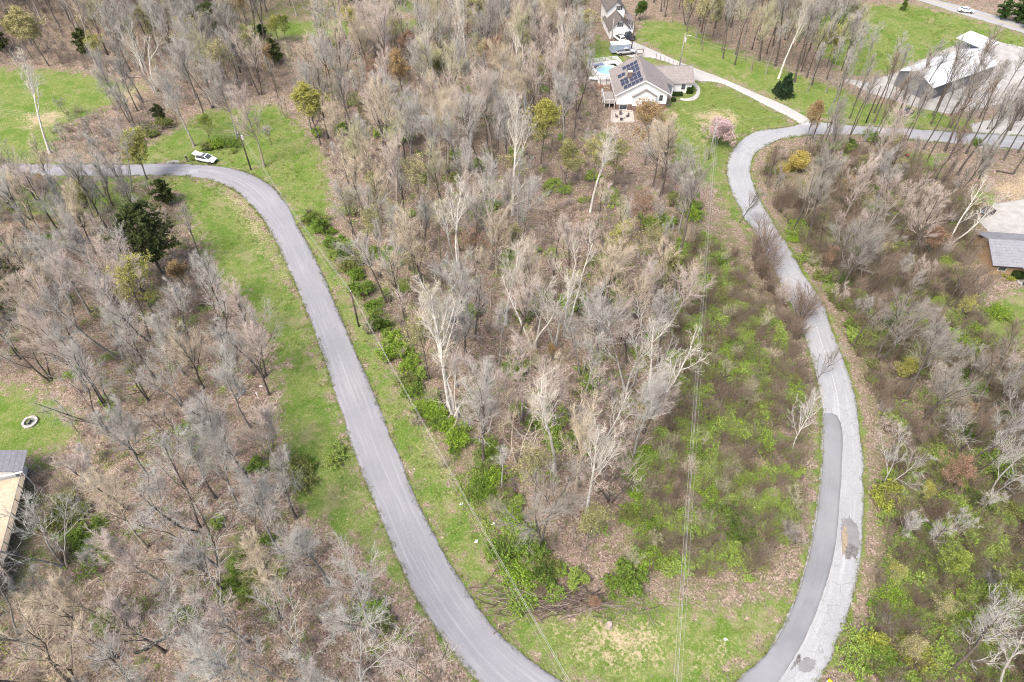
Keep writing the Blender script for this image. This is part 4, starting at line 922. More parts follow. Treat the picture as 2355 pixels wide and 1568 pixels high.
def tuft(seed, n, h, w, mat, bend=.5):
    r = np.random.default_rng(seed); a = r.uniform(0, 6.28, n); rad = w*np.sqrt(r.random(n)); p = np.stack([rad*np.cos(a), rad*np.sin(a), np.zeros(n)], 1)
    d = np.stack([np.cos(a), np.sin(a), np.zeros(n)], 1); s = np.stack([-np.sin(a), np.cos(a), np.zeros(n)], 1); hh = h*r.uniform(.5, 1.1, (n, 1))
    up_ = np.array([0, 0, 1.]); V = np.stack([p-s*.025, p+s*.025, p+up_*hh+d*hh*bend], 1).reshape(-1, 3)
    return fastmesh('tuft', V, None, np.arange(3*n).reshape(-1, 3), mat, False)
def leafpile(seed, n, w):
    r = np.random.default_rng(seed); p = np.stack([r.normal(0, w, n), r.normal(0, w, n), r.uniform(.01, .08, n)], 1)
    V, Q = leaves(r, p, .15, .05); V[:, 2] = np.maximum(V[:, 2], .01)
    return fastmesh('leafpile', V, Q, None, M['fallen'], False)
def weed(seed, n, w, h):
    r = np.random.default_rng(seed); p = np.stack([r.normal(0, w, n), r.normal(0, w, n), np.abs(r.normal(0, h, n))+.03], 1)
    V, Q = leaves(r, p, .15); return fastmesh('weed', V, Q, None, M['weed'], False)
def fill(polys, n, seed, cond=None):
    r = np.random.default_rng(seed); out = []
    for q in polys:
        pw = GP(q); lo, hi = pw.min(0), pw.max(0); c_ = r.uniform(lo, hi, (n, 2)); out.append(c_[pip(c_, pw)])
    out = np.concatenate(out); out = out[road_d(out) > .35]
    for k in keepout: out = out[~pip(out, k)]
    u, v = PX(out[:, 0], out[:, 1]); out = out[(u > -90) & (u < 2444) & (v < 1620)]
    return out
def dens(polys, per_m2, seed):
    """evenly over polygons: per_m2 points to the square metre"""
    r = np.random.default_rng(seed); out = []
    for q in polys:
        pw = GP(q); lo, hi = pw.min(0), pw.max(0); n = int(np.prod(hi-lo)*per_m2); c_ = r.uniform(lo, hi, (n, 2)); out.append(c_[pip(c_, pw)])
    out = np.concatenate(out); out = out[road_d(out) > .35]
    for k in keepout: out = out[~pip(out, k)]
    u, v = PX(out[:, 0], out[:, 1]); return out[(u > -90) & (u < 2444) & (v < 1620)]
wz = {k: woods[k][0] for k in woods}
p_ = dens([wz['central'], wz['left'], wz['clump'], wz['topleft']], .32, 21)
scatter('undergrowth', [brushlet(900+i, 1.6, .9, 12, M['brush']) for i in range(4)], p_, rng.uniform(.5, 1.5, len(p_)), 'grey brown bare undergrowth on the floor of the woods', 'undergrowth', seed=1)
p_ = dens([wz['right'], wz['rightlow'], wz['corridor'], wz['roadside']], .6, 22)
scatter('brushwood', [brushlet(910+i, 2.3, 1.2, 20, M['bramble']) for i in range(4)], p_, rng.uniform(.5, 1.6, len(p_)), 'tangled brown brushwood beside the right road', 'brush', seed=2)
p_ = dens([wz['corridor'], wz['rightlow'], wz['right'], damp[3]], .55, 23)
p2 = dens([wz['central'], wz['left']], .12, 24); p_ = np.concatenate([p_, p2])
cl = lumps(p_, .25, 9)+lumps(p_, .6, 10)*.6; p_ = p_[cl > .0]
scatter('green_ground_cover', [weed(920+i, 110, .5, .28) for i in range(3)], p_, rng.uniform(.5, 1.5, len(p_)), 'low green weeds and vines in the clearing and thickets', 'ground cover', seed=3)
p_ = dens(grass[:2]+[grass[4], grass[7], grass[12]], .55, 25)
ed = []
for e_ in (LA, LB, RA, RB):   # grass creeping over the road edges
    q_, L_ = resample(e_, int(np.sum(np.linalg.norm(np.diff(e_, axis=0), axis=1))/.28)); ed.append(q_+rng.normal(0, .16, q_.shape))
ed = np.concatenate(ed); ed = ed[(lumps(ed, .5, 12)+lumps(ed, 1.6, 13) > -.25)]
p_ = np.concatenate([p_, ed])
scatter('grass', [tuft(930+i, 26, .22, .3, M['blade']) for i in range(4)], p_, rng.uniform(.5, 1.5, len(p_)), 'rough spring grass on verges and lawns', 'grass', seed=4)
p_ = dens([wz['central'], wz['left'], wz['corridor'], wz['right'], wz['rightlow']], .40, 26)
scatter('fallen_leaves', [leafpile(940+i, 26, .45) for i in range(4)], p_, rng.uniform(.7, 1.4, len(p_)), 'brown dead leaves lying under the trees', 'dead leaves', seed=5)
eb = []
for vb in VAR['bush']:
    for pn, me_ in vb[0]:
        m2 = me_.copy(); m2.materials.clear(); m2.materials.append(M['weed'] if pn == 'foliage' else M['brush']); eb.append(m2)
xb = np.array(extra_bush); kb = rng.integers(0, len(VAR['bush']), len(xb))
scatter('green_understorey', eb, np.repeat(xb[:, :2], 2, 0), np.repeat(xb[:, 2], 2), 'mixed green understorey between the bushes and trees', 'understorey', idx=np.stack([kb*2, kb*2+1], 1).ravel(), tilt=0, seed=8, turn=np.repeat(rng.uniform(0, 6.28, len(xb)), 2))
# the far remainder of the wood
KF = ['wood', 'slim', 'small', 'thicket']
fw = [c_ for c_ in far_wood if c_[2] in KF+['spread']]
if fw:
    protos = []; M['far_bark'] = stuffmat('far_wood_bark', [(.15,.13,.115), (.24,.215,.19), (.33,.30,.26), (.20,.175,.155), (.34,.31,.275)])
    for k in KF:
        for parts, H, tips in VAR[k][:3]:
            for pn, me_ in parts:
                m2 = me_.copy(); m2.materials.clear(); m2.materials.append(M['bramble'] if k == 'thicket' else M['far_bark']); protos.append(m2)
    # trunk and crown stand on the same points
    base = np.array([c_[1] for c_ in fw]); sc_ = np.array([c_[4] for c_ in fw]); ty = np.array([3*KF.index(c_[2] if c_[2] in KF else 'wood')+c_[5] % 3 for c_ in fw])
    pts2 = np.repeat(base, 2, 0); sc2 = np.repeat(sc_, 2); ix = np.stack([ty*2, ty*2+1], 1).ravel()
    scatter('far_woodland', protos, pts2, sc2, 'remaining bare wood and brush closing the view at the back', 'woodland', idx=ix, tilt=0, seed=6, turn=np.repeat(rng.uniform(0, 6.28, len(base)), 2))

# ================================================================== BUILDINGS
M['white_siding'] = plain('white_siding', (.80,.80,.79), (.72,.72,.72), .8, .6)
M['white_trim'] = plain('white_trim', (.82,.82,.81), (.74,.74,.73), 2, .5)
M['shingle'] = plain('grey_brown_shingles', (.27,.24,.225), (.19,.17,.165), 2.6, .9, .4)
M['shingle_dark'] = plain('dark_shingles', (.15,.13,.12), (.10,.09,.085), 2.6, .9, .4)
M['shingle_grey'] = plain('pale_grey_shingles', (.235,.235,.255), (.18,.18,.20), 2.2, .9, .4)
M['brick'] = plain('red_brown_brick', (.22,.15,.125), (.17,.115,.10), 6, .9, .3)
M['tan_brick'] = plain('tan_brick', (.38,.27,.16), (.30,.20,.12), 6, .9, .3)
M['glass'] = plain('window_glass', (.05,.06,.07), (.08,.09,.10), 1, .08, spec=.6)
M['solar'] = plain('solar_cells', (.03,.035,.06), (.045,.05,.08), 4, .45, spec=.2)
M['alu'] = plain('aluminium', (.55,.56,.57), (.45,.46,.47), 3, .4, metal=.6)
M['deckwood'] = plain('new_deck_boards', (.48,.40,.29), (.40,.32,.23), 1.4, .8)
M['greywood'] = plain('weathered_wood', (.33,.30,.27), (.24,.22,.20), 3, .9)
M['stonepave'] = plain('stone_paving', (.44,.39,.34), (.34,.30,.27), 2.2, .9, .2)
M['water'] = plain('pool_water', (.26,.45,.50), (.34,.52,.56), .8, .05, spec=.6)
M['black'] = plain('black_plastic', (.02,.02,.022), (.03,.03,.03), 3, .5)
M['shutter'] = plain('dark_shutters', (.03,.032,.035), (.045,.045,.05), 3, .6)
M['red'] = plain('red_paint', (.33,.03,.03), (.26,.025,.03), 2, .5)
M['metalroof'] = plain('white_metal_roof', (.56,.57,.58), (.46,.47,.49), .35, .45, spec=.4)
M['barnwall'] = plain('dark_grey_sheet_wall', (.14,.14,.15), (.11,.11,.12), .8, .7)
M['pole'] = plain('pole_wood', (.11,.085,.065), (.07,.055,.045), 4, .9, .3)
M['pole_grey'] = plain('pale_pole_wood', (.33,.31,.28), (.26,.245,.22), 4, .9, .3)
M['wire'] = plain('aluminium_wire', (.36,.36,.35), (.31,.31,.30), 1, .5)
M['insulator'] = plain('porcelain', (.55,.55,.55), (.5,.5,.5), 3, .3)
M['rubber'] = plain('tyre_rubber', (.018,.018,.019), (.028,.028,.028), 6, .8)
M['hub'] = plain('wheel_alloy', (.30,.30,.31), (.22,.22,.23), 6, .35, metal=.7)
def paint(n, c): 
    m = plain(n, c, tuple(x*.93 for x in c), .6, .25, spec=.5); m.node_tree.nodes['Principled BSDF'].inputs['Coat Weight'].default_value = .5; return m
M['p_white'] = paint('car_paint_white', (.80,.80,.80)); M['p_navy'] = paint('car_paint_navy', (.02,.025,.05)); M['p_silver'] = paint('car_paint_silver', (.42,.43,.44))
M['p_black'] = paint('car_paint_black', (.02,.02,.022)); M['p_red'] = paint('car_paint_red', (.4,.03,.03))
M['lamp'] = plain('headlamp', (.7,.7,.7), (.6,.6,.62), 4, .15, spec=.6); M['tail'] = plain('tail_lamp', (.4,.02,.02), (.3,.02,.02), 4, .2, spec=.6)
M['tarp'] = plain('blue_grey_trailer_side', (.34,.40,.50), (.28,.34,.44), 1.5, .5)
M['hedge'] = plain('clipped_hedge', (.05,.08,.02), (.03,.05,.015), 5, .9, .8)

for k_ in ('shingle', 'shingle_dark', 'shingle_grey'):
    nt_ = M[k_].node_tree; b_s = nt_.nodes['Principled BSDF']; src = b_s.inputs['Base Color'].links[0].from_socket
    tc_ = nt_.nodes.new('ShaderNodeTexCoord'); sx_ = nt_.nodes.new('ShaderNodeSeparateXYZ'); nt_.links.new(tc_.outputs['Object'], sx_.inputs[0])
    crs = math_(nt_, 'FRACT', math_(nt_, 'MULTIPLY', sx_.outputs[2], 4.5))
    br_ = noise(nt_, tc_.outputs['Object'], .35, 4, .6)
    c_s = mixc(nt_, math_(nt_, 'MULTIPLY', ramp(nt_, crs, .75, .95), .35), src, (.07,.065,.06))
    c_s = mixc(nt_, math_(nt_, 'MULTIPLY', ramp(nt_, br_, .5, .7), .35), c_s, (.12,.11,.10))
    nt_.links.new(c_s, b_s.inputs['Base Color'])
def window(parent, x, z, w, h, face, y, shut=False, rows=2, name='window'):
    """window in a wall facing -y (face='y') at y, or facing +-x (face='x') at x=y"""
    f = MB(); t = .06
    def bb(m, a0, a1, z0, z1, d0, d1):
        if face == 'y': m.box(a0, a1, y-d1, y-d0, z0, z1)
        elif face == 'x': m.box(y+d0, y+d1, a0, a1, z0, z1)
        else: m.box(y-d1, y-d0, a0, a1, z0, z1)
    for a0, a1, z0, z1 in ((x-w/2-t, x+w/2+t, z-t, z), (x-w/2-t, x+w/2+t, z+h, z+h+t), (x-w/2-t, x-w/2, z, z+h), (x+w/2, x+w/2+t, z, z+h)): bb(f, a0, a1, z0, z1, 0, .06)
    fo = f.build(name, M['white_trim'], parent)
    for k in range(rows):
        m = MB(); bb(m, x-w/2+.02, x+w/2-.02, z+h*k/rows+.025, z+h*(k+1)/rows-.025, .005, .03); m.build('pane', M['glass'], fo)
    if shut:
        for s in (-1, 1):
            m = MB(); c = x+s*(w/2+t+.2); bb(m, c-.18, c+.18, z-.02, z+h+.02, .004, .05); m.build('shutter', M['shutter'], fo)
    return fo
def slab(mb, quad, th=.14):
    """a roof plane: quad of 4 points, given thickness below"""
    q = [Vector(p) for p in quad]; n = (q[1]-q[0]).cross(q[2]-q[0]).normalized()
    if n.z < 0: q = q[::-1]; n = -n
    V = q+[p-n*th for p in q]
    return mb.add(V, [(0,1,2,3), (7,6,5,4)]+[(i, 4+i, 4+(i+1) % 4, (i+1) % 4) for i in range(4)])

# ---------------- the white house with solar panels (plan turned a little to the camera)
H1 = thing('white_house', (32, 165.5, 0), R(1.5), 'white gabled house with grey brown roof and solar panels', 'house')
# main block local: x -6.2..6.4, y -6.2..6.2 ; wing x 5..14.5 y 2.5..11
EL, ER, RX, EZ, RZ = -6.3, 6.5, .2, 4.5, 7.9
w = MB(); w.prism([(EL+.1,1.5),(ER-.3,1.5),(ER-.3,EZ-.05),(RX,RZ-.25),(EL+.1,EZ-.1)], 'y', -6.2, 6.4); w.build('wall', M['white_siding'], H1)
w = MB(); w.box(EL+.16, ER-.36, -6.14, 6.34, -.1, 1.5); w.build('brick_base', M['brick'], H1)
rf = MB(); slab(rf, [(EL-.5,-6.7,EZ-.35),(RX,-6.7,RZ),(RX,6.9,RZ),(EL-.5,6.9,EZ-.35)]); rfo = rf.build('roof', M['shingle'], H1, label='left roof slope carrying the solar panels')
rf = MB(); slab(rf, [(RX,-6.7,RZ),(ER+.5,-6.7,EZ-.35),(ER+.5,6.9,EZ-.35),(RX,6.9,RZ)]); rf.build('roof', M['shingle'], H1)
m = MB()
for s, e in ((-1, EL-.5), (1, ER+.5)):
    m.prism([(RX, RZ-.02), (e, EZ-.37), (e, EZ-.62), (RX, RZ-.3)], 'y', -6.78, -6.71)
m.build('bargeboard', M['white_trim'], H1)
m = MB(); m.box(RX-.18, RX+.18, -6.7, 6.9, RZ-.06, RZ+.05); m.build('ridge_cap', M['shingle'], H1)
# projecting bay on the gable with its own little roof
b_ = MB(); b_.prism([(-2.4,1.5),(3.2,1.5),(3.2,4.1),(.5,5.7),(-2.4,4.1)], 'y', -7.1, -6.21); bay = b_.build('gable_bay', M['white_siding'], H1)
b_ = MB(); b_.box(-2.34, 3.14, -7.04, -6.2, -.1, 1.5); b_.build('bay_base', M['brick'], bay)
b_ = MB(); slab(b_, [(-2.75,-7.45,3.92),(.5,-7.45,5.85),(.5,-6.72,5.85),(-2.75,-6.72,3.92)], .12); slab(b_, [(.5,-7.45,5.85),(3.55,-7.45,3.92),(3.55,-6.72,3.92),(.5,-6.72,5.85)], .12); b_.build('bay_roof', M['shingle'], bay)
window(H1, 4.7, 2.3, .9, 1.5, 'y', -6.2); window(H1, -4.4, .1, 1.8, 1.35, 'y', -6.14, rows=1)
for yy in (-4.5, -1.2, 2.4): window(H1, yy, 2.4, 1.1, 1.3, 'w', EL+.1)
# solar panels: rows on the left slope
sl = Vector((EL-.5-RX, 0, EZ-.35-RZ)); sl_len = sl.length; sl.normalize(); nrm = Vector((-sl.z, 0, sl.x)); nrm = nrm if nrm.z > 0 else -nrm
pm_ = MB(); pm_.box(0, .98, 0, 1.62, 0, .04); pf = pm_.mesh('panel', M['alu']); pc_ = box(.03, .95, .03, 1.59, .041, .046).mesh('cells', M['solar'])
rot = Matrix(((sl.x, 0, nrm.x), (sl.y, -1, nrm.y), (sl.z, 0, nrm.z))).to_quaternion()
for (d0, y0, nd, ny) in ((.5,-6.3,5,1), (.6,-4.3,3,2), (3.9,-4.2,2,2), (.5,-.6,3,2), (4.2,.2,2,1), (.5,3.0,4,1)):
    for i in range(nd):
        for j in range(ny):
            p = Vector((RX, 0, RZ))+sl*(d0+i*1.01)+Vector((0, y0+j*1.65+1.62, 0))+nrm*.07
            o = obj('solar_panel', pf, H1, p); o.rotation_mode = 'QUATERNION'; o.rotation_quaternion = rot; obj('cells', pc_, o)
m = MB(); m.box(-3.3, -2.3, -1.9, -1.0, 5.0, 7.6); ch = m.build('chimney', M['brick'], H1); box(-3.4, -2.2, -2.0, -.9, 7.6, 7.75).build('chimney_cap', M['stonepave'], ch)
# right wing
w = MB(); w.prism([(2.3,.0),(10.6,.0),(10.6,2.75),(6.4,5.0),(2.3,2.75)], 'x', 6.2, 14.4); w.build('wall', M['white_siding'], H1, label='white wing wall beside the hedge')
rf = MB(); slab(rf, [(.6,1.75,2.75),(14.9,1.75,2.75),(14.9,6.5,5.3),(.6,6.5,5.3)]); rf.build('roof', M['shingle'], H1, label='long roof slope of the right wing')
rf = MB(); slab(rf, [(.6,6.5,5.3),(14.9,6.5,5.3),(14.9,11.2,2.75),(.6,11.2,2.75)]); rf.build('roof', M['shingle'], H1)
m = MB(); m.box(1.6, 14.9, 6.35, 6.65, 5.27, 5.36); m.build('ridge_cap', M['shingle'], H1)
rf = MB(); slab(rf, [(3.0,-.6,6.35),(9.2,-.6,3.05),(9.2,3.2,3.05),(3.0,3.2,6.35)]); rf.build('porch_roof', M['shingle'], H1)
for yy in (-.4, 2.6): box(8.7, 8.9, yy, yy+.2, 0, 3.2).build('porch_post', M['white_trim'], H1)
box(6.3, 9.1, -.6, 2.2, -.05, .35).build('porch_floor', M['stonepave'], H1)
for xx in (7.2, 8.1): box(xx, xx+.05, -.58, -.52, .35, 1.2).build('baluster', M['white_trim'], H1)
box(6.4, 8.9, -.6, -.5, 1.2, 1.28).build('porch_rail', M['white_trim'], H1)
window(H1, 12.2, .9, 1.0, 1.4, 'y', 2.3)
box(9.6, 11.0, 2.24, 2.299, 0, 2.1).build('door', M['white_trim'], H1)
# raised white side deck on the left
dk = box(-9.2, -6.35, -5.5, .5, 1.35, 1.5).build('side_deck', M['greywood'], H1)
for xx, yy in ((-9.1,-5.4),(-9.1,-2.5),(-9.1,.4),(-7.8,-5.4),(-6.5,-5.4)): box(xx-.07, xx+.07, yy-.07, yy+.07, -.1, 2.5).build('rail_post', M['white_trim'], dk)
box(-9.15, -9.05, -5.5, .5, 2.42, 2.5).build('deck_rail', M['white_trim'], dk); box(-9.15, -6.4, -5.45, -5.37, 2.42, 2.5).build('deck_rail', M['white_trim'], dk)
# hedge, walk and lawn edging in front of the wing
def flat(name, uv, z, mat, th=.05, **kw):
    q = GP(uv); m = MB(); m.prism([tuple(p) for p in q], 'z', z-th, z); o = m.build(name, mat, **kw); return o
wk, _, _ = ribbon('garden_walk', [(1591,189),(1601,192),(1609,203),(1608,218),(1598,229),(1578,232),(1562,229)], [(1583,194),(1594,197),(1601,205),(1600,214),(1591,223),(1577,226),(1565,225)], M['concrete'], z=.03, across=4, jit=.01, label='pale curved garden walk round the hedge')
def hedge(name, x, y, sx, sy, h, label, seed):
    r = np.random.default_rng(seed); n = int(900*sx*sy*h)+500
    p = r.uniform(-1, 1, (n, 3)); p = p/np.maximum(np.abs(p).max(1, keepdims=True), .01)*r.uniform(.85, 1.03, (n, 1)); p[:, 2] = np.abs(p[:, 2])
    V, Q = leaves(r, p*np.array([sx/2, sy/2, h]), .16); t_ = thing(name, (x, y, 0), 0, label, 'shrub')
    obj('foliage', fastmesh('foliage', V, Q, None, M['leaf'], False), t_, color=(.05,.085,.025)); box(-sx*.42, sx*.42, -sy*.42, sy*.42, -.05, h*.85).build('core', M['hedge'], t_)
hedge('clipped_hedge', *G(1556, 220), 2.6, .9, .9, 'low dark clipped hedge in front of the white wing', 3)
hedge('round_shrub', *G(1584, 213), 1.5, 1.5, 1.5, 'rounded dark shrub at the corner of the white wing', 4)
hedge('round_shrub', *G(1548, 232), 1.0, 1.0, .7, 'small olive shrub beside the porch steps', 5)
# patio with fire pit chairs
pt = thing('stone_patio', (*G(1429, 268), 0), 0, 'stone patio with a low kerb below the white house', 'patio')
pw_ = [(-2.9,-3.0),(2.6,-3.0),(2.9,2.2),(.2,2.6),(-2.2,2.4)]
m = MB(); m.prism(pw_, 'z', -.1, .12); m.build('paving', M['stonepave'], pt)
for i in range(5):
    a, b2 = Vector((*pw_[i], 0)), Vector((*pw_[(i+1) % 5], 0)); m = MB(); d = (b2-a).normalized(); nn = Vector((-d.y, d.x, 0))*.16
    m.prism([tuple((a+nn).xy), tuple((b2+nn).xy), tuple((b2-nn).xy), tuple((a-nn).xy)], 'z', .0, .4+.003*i); m.build('kerb', M['stonepave'], pt)
fp = MB(); fp.lathe([(.55,0),(.6,.4),(.45,.4),(.42,.15),(.02,.14)], 14)
fpo = fp.build('fire_pit', plain('pale_stone', (.52,.48,.44), (.42,.39,.36), 5), loc=(*G(1430, 272), .12), label='round pale fire pit in the middle of the stone patio', cat='fire pit')
def patio_chair(x, y, rz, label):
    t_ = thing('patio_chair', (x, y, .12), rz, label, 'chair', 'patio chairs round the fire pit')
    c_ = plain('chair_frame', (.10,.09,.085), (.07,.065,.06), 4)
    box(-.3, .3, -.3, .3, .36, .42).build('seat', c_, t_)
    m = MB(); m.prism([(.26,.42),(.32,.42),(.46,1.0),(.4,1.0)], 'x', -.3, .3); m.build('backrest', c_, t_)
    for sx in (-.27, .23):
        for sy in (-.27, .23): box(sx, sx+.04, sy, sy+.04, 0, .36).build('leg', c_, t_)
    for sx in (-.33, .27): box(sx, sx+.06, -.28, .3, .58, .62).build('armrest', c_, t_)
fx, fy = G(1430, 272)
for k, (a, lb) in enumerate(((20,'dark patio chair right of the fire pit'),(100,'dark patio chair behind the fire pit'),(170,'dark patio chair left of the fire pit'),(255,'dark patio chair in front of the fire pit'))):
    patio_chair(fx+1.35*math.cos(R(a)), fy+1.35*math.sin(R(a)), R(a-90), lb)
# ---------------- swimming pool and its raised deck
PD = thing('pool_deck', (25.6, 178.5, 0), R(14), 'raised white pool deck with railings left of the house', 'deck')
pm2 = plain('pale_pool_deck', (.52,.51,.49), (.43,.42,.41), .8, .7)
for x0, x1, y0, y1 in ((-3.9,4.6,-5.6,-3.5),(-3.9,4.6,3.2,5.2),(-3.9,-3.2,-3.5,3.2),(3.4,4.6,-3.5,3.2)): box(x0, x1, y0, y1, 1.15, 1.3).build('deck_floor', pm2, PD)
for i in range(6):
    for yy in (-5.55, 5.15):
        xx = -3.85+i*1.68; box(xx-.06, xx+.06, yy-.06, yy+.06, -.1, 2.3).build('rail_post', M['greywood'], PD)
for j in range(1, 6):
    for xx in (-3.85, 4.55):
        yy = -5.55+j*1.78; box(xx-.06, xx+.06, yy-.06, yy+.06, -.1, 2.3).build('rail_post', M['greywood'], PD)
for a in ((-3.9,4.6,-5.6,-5.5),(-3.9,4.6,5.1,5.2),(-3.9,-3.8,-5.5,5.1),(4.5,4.6,-5.5,5.1)):
    for z0 in (1.55, 1.85, 2.2): box(*a, z0, z0+.1).build('rail', M['white_trim'], PD)
for a in ((-3.85,4.55,-5.5,-5.45),(-3.88,-3.83,-5.45,5.1),(4.52,4.57,-5.45,5.1)): box(*a, -.05, 1.15).build('skirt', M['white_trim'], PD)
PO = thing('swimming_pool', (25.6, 178.5, 0), R(14), 'round blue above ground pool set in the raised deck', 'pool')
m = MB(); m.lathe([(3.1,-.05),(3.15,1.25),(3.0,1.36),(2.95,1.05),(2.94,1.0)], 28); m.build('pool_wall', M['white_trim'], PO)
m = MB(); m.lathe([(2.935,1.02),(2.935,1.06)], 28); m.build('water_surface', M['water'], PO)
t_ = thing('pool_cover', (23.6, 181.3, 1.31), R(25), 'folded blue pool cover lying on the pool deck', 'cover')
r = np.random.default_rng(4); V = [(x*.35-1.2, y*.3-.5, .06+.22*r.random()) for y in range(4) for x in range(8)]
mm = mesh_from('sheet', V, [(y*8+x, y*8+x+1, y*8+8+x+1, y*8+8+x) for y in range(3) for x in range(7)], plain('blue_sheet', (.05,.15,.42), (.08,.25,.55), 2, .4), True)
so = obj('sheet', mm, t_); sm_ = so.modifiers.new('thick', 'SOLIDIFY'); sm_.thickness = .05
# ---------------- far house with garage
H2 = thing('garage_house', (30.8, 206, 0), R(7), 'tall white house with dark roof and two garage doors', 'house')
w = MB(); w.prism([(-2.9,0),(2.8,0),(2.8,2.8),(-.05,5.4),(-2.9,2.8)], 'y', -4.6, 4); w.build('wall', M['white_siding'], H2)
rf = MB(); slab(rf, [(-3.4,-5.0,2.5),(-.05,-5.0,5.55),(-.05,4.2,5.55),(-3.4,4.2,2.5)]); slab(rf, [(-.05,-5.0,5.55),(3.3,-5.0,2.5),(3.3,4.2,2.5),(-.05,4.2,5.55)]); rf.build('roof', M['shingle_dark'], H2)
w = MB(); w.prism([(-2.6,0),(2.7,0),(2.7,5.6),(.05,8.0),(-2.6,5.6)], 'y', 2.0, 9.5); w.build('wall', M['white_siding'], H2, label='taller rear gable wall with a shuttered window')
rf = MB(); slab(rf, [(-3.1,1.5,5.3),(.05,1.5,8.15),(.05,9.9,8.15),(-3.1,9.9,5.3)]); slab(rf, [(.05,1.5,8.15),(3.2,1.5,5.3),(3.2,9.9,5.3),(.05,9.9,8.15)]); rf.build('roof', M['shingle_dark'], H2)
rf = MB(); slab(rf, [(2.7,-1.6,4.4),(5.2,-1.6,3.0),(5.2,5.4,3.0),(2.7,5.4,4.4)]); rf.build('porch_roof', M['shingle'], H2)
for yy in (-1.4, 1.6, 5.0): box(4.8, 5.0, yy, yy+.2, 0, 3.1).build('porch_post', M['white_trim'], H2)
box(2.75, 5.1, -1.6, 5.3, -.05, .4).build('porch_floor', M['white_trim'], H2); box(4.85, 4.95, -1.4, 5.2, 1.2, 1.28).build('porch_rail', M['white_trim'], H2)
window(H2, -.05, 3.3, .8, 1.2, 'y', -4.6, True); window(H2, .9, 5.4, .8, 1.2, 'y', 2.0, True)
gd = plain('garage_door', (.74,.74,.73), (.68,.68,.67), 2, .5)
for xx in (-1.5, 1.4):
    g = MB(); g.box(xx-1.1, xx+1.1, -4.64, -4.602, 0, 2.2); go_ = g.build('garage_door', gd, H2)
    for k in range(4): box(xx-1.08, xx+1.08, -4.665, -4.642, k*.55+.02, k*.55+.53).build('door_panel', gd, go_)
for yy in (-2.6, .4): window(H2, yy, 1.0, .8, 1.2, 'w', -2.9)
# ---------------- small shed in the trees
SH = thing('garden_shed', (*G(1300, 130), 0), R(6), 'small grey shed with white double doors in the wood', 'shed')
box(-2.5, 2.5, -1.8, 1.8, 0, 2.3).build('wall', M['white_siding'], SH)
rf = MB(); slab(rf, [(-2.9,-2.2,2.2),(2.9,-2.2,2.2),(2.9,0,3.4),(-2.9,0,3.4)]); slab(rf, [(-2.9,0,3.4),(2.9,0,3.4),(2.9,2.2,2.2),(-2.9,2.2,2.2)]); rf.build('roof', M['shingle'], SH)
for s in (-1, 1): box(s*.62-.58, s*.62+.58, -1.84, -1.805, .05, 2.0).build('door', M['white_trim'], SH)
m = MB(); m.prism([(-1.8,2.3),(1.8,2.3),(0,3.3)], 'x', -2.45, 2.45); m.build('gable', M['white_siding'], SH)
# ---------------- barn with a white roof
BN = thing('metal_barn', (0, 0, 0), 0, 'long dark walled barn with a white metal roof', 'barn')
a = Vector((*G(2047, 200), 0)); b2 = Vector((*G(2140, 222), 0)); BN.location = a
ang = R(-60); BN.location = (100.5, 172.3, 0); BN.rotation_euler[2] = ang; Wd = 10.0; Ln = 25.5
box(0, Wd, 0, Ln, -.1, 3.9).build('wall', M['barnwall'], BN)
m = MB(); m.prism([(0,3.9),(Wd,3.9),(Wd/2,5.9)], 'y', 0, .1); m.prism([(0,3.9),(Wd,3.9),(Wd/2,5.9)], 'y', Ln-.1, Ln); m.build('gable', M['barnwall'], BN)
nsh = 14
for side in (0, 1):
    for k in range(nsh):
        y0, y1 = -.4+k*(Ln+.8)/nsh+.012, -.4+(k+1)*(Ln+.8)/nsh-.012; m = MB(); dz = .004*(k % 2)
        if side == 0: slab(m, [(-.5,y0,3.75+dz),(Wd/2,y0,6.0+dz),(Wd/2,y1,6.0+dz),(-.5,y1,3.75+dz)], .07)
        else: slab(m, [(Wd/2,y0,6.0+dz),(Wd+.5,y0,3.75+dz),(Wd+.5,y1,3.75+dz),(Wd/2,y1,6.0+dz)], .07)
        m.build('roof_sheet', M['metalroof'], BN)
box(Wd/2-.25, Wd/2+.25, -.45, Ln+.45, 5.98, 6.07).build('ridge_cap', plain('ridge_grey', (.4,.4,.41), (.35,.35,.36), 1), BN)
box(Wd*.3, Wd*.7, -.04, -.003, 0, 3.2).build('sliding_door', plain('barn_door', (.18,.18,.19), (.15,.15,.16), 1), BN)
# lean-to roof behind the barn
LT = thing('open_shelter', (*G(2235, 118), 0), ang, 'low white roofed open shelter behind the barn', 'shelter')
m = MB(); slab(m, [(-4.5,-3,2.8),(4.5,-3,2.8),(4.5,3,3.6),(-4.5,3,3.6)], .1); m.build('roof', M['metalroof'], LT)
for xx in (-4, 0, 4):
    for yy, hh in ((-2.6, 2.75), (2.6, 3.4)): box(xx-.08, xx+.08, yy-.08, yy+.08, -.1, hh).build('post', M['greywood'], LT)
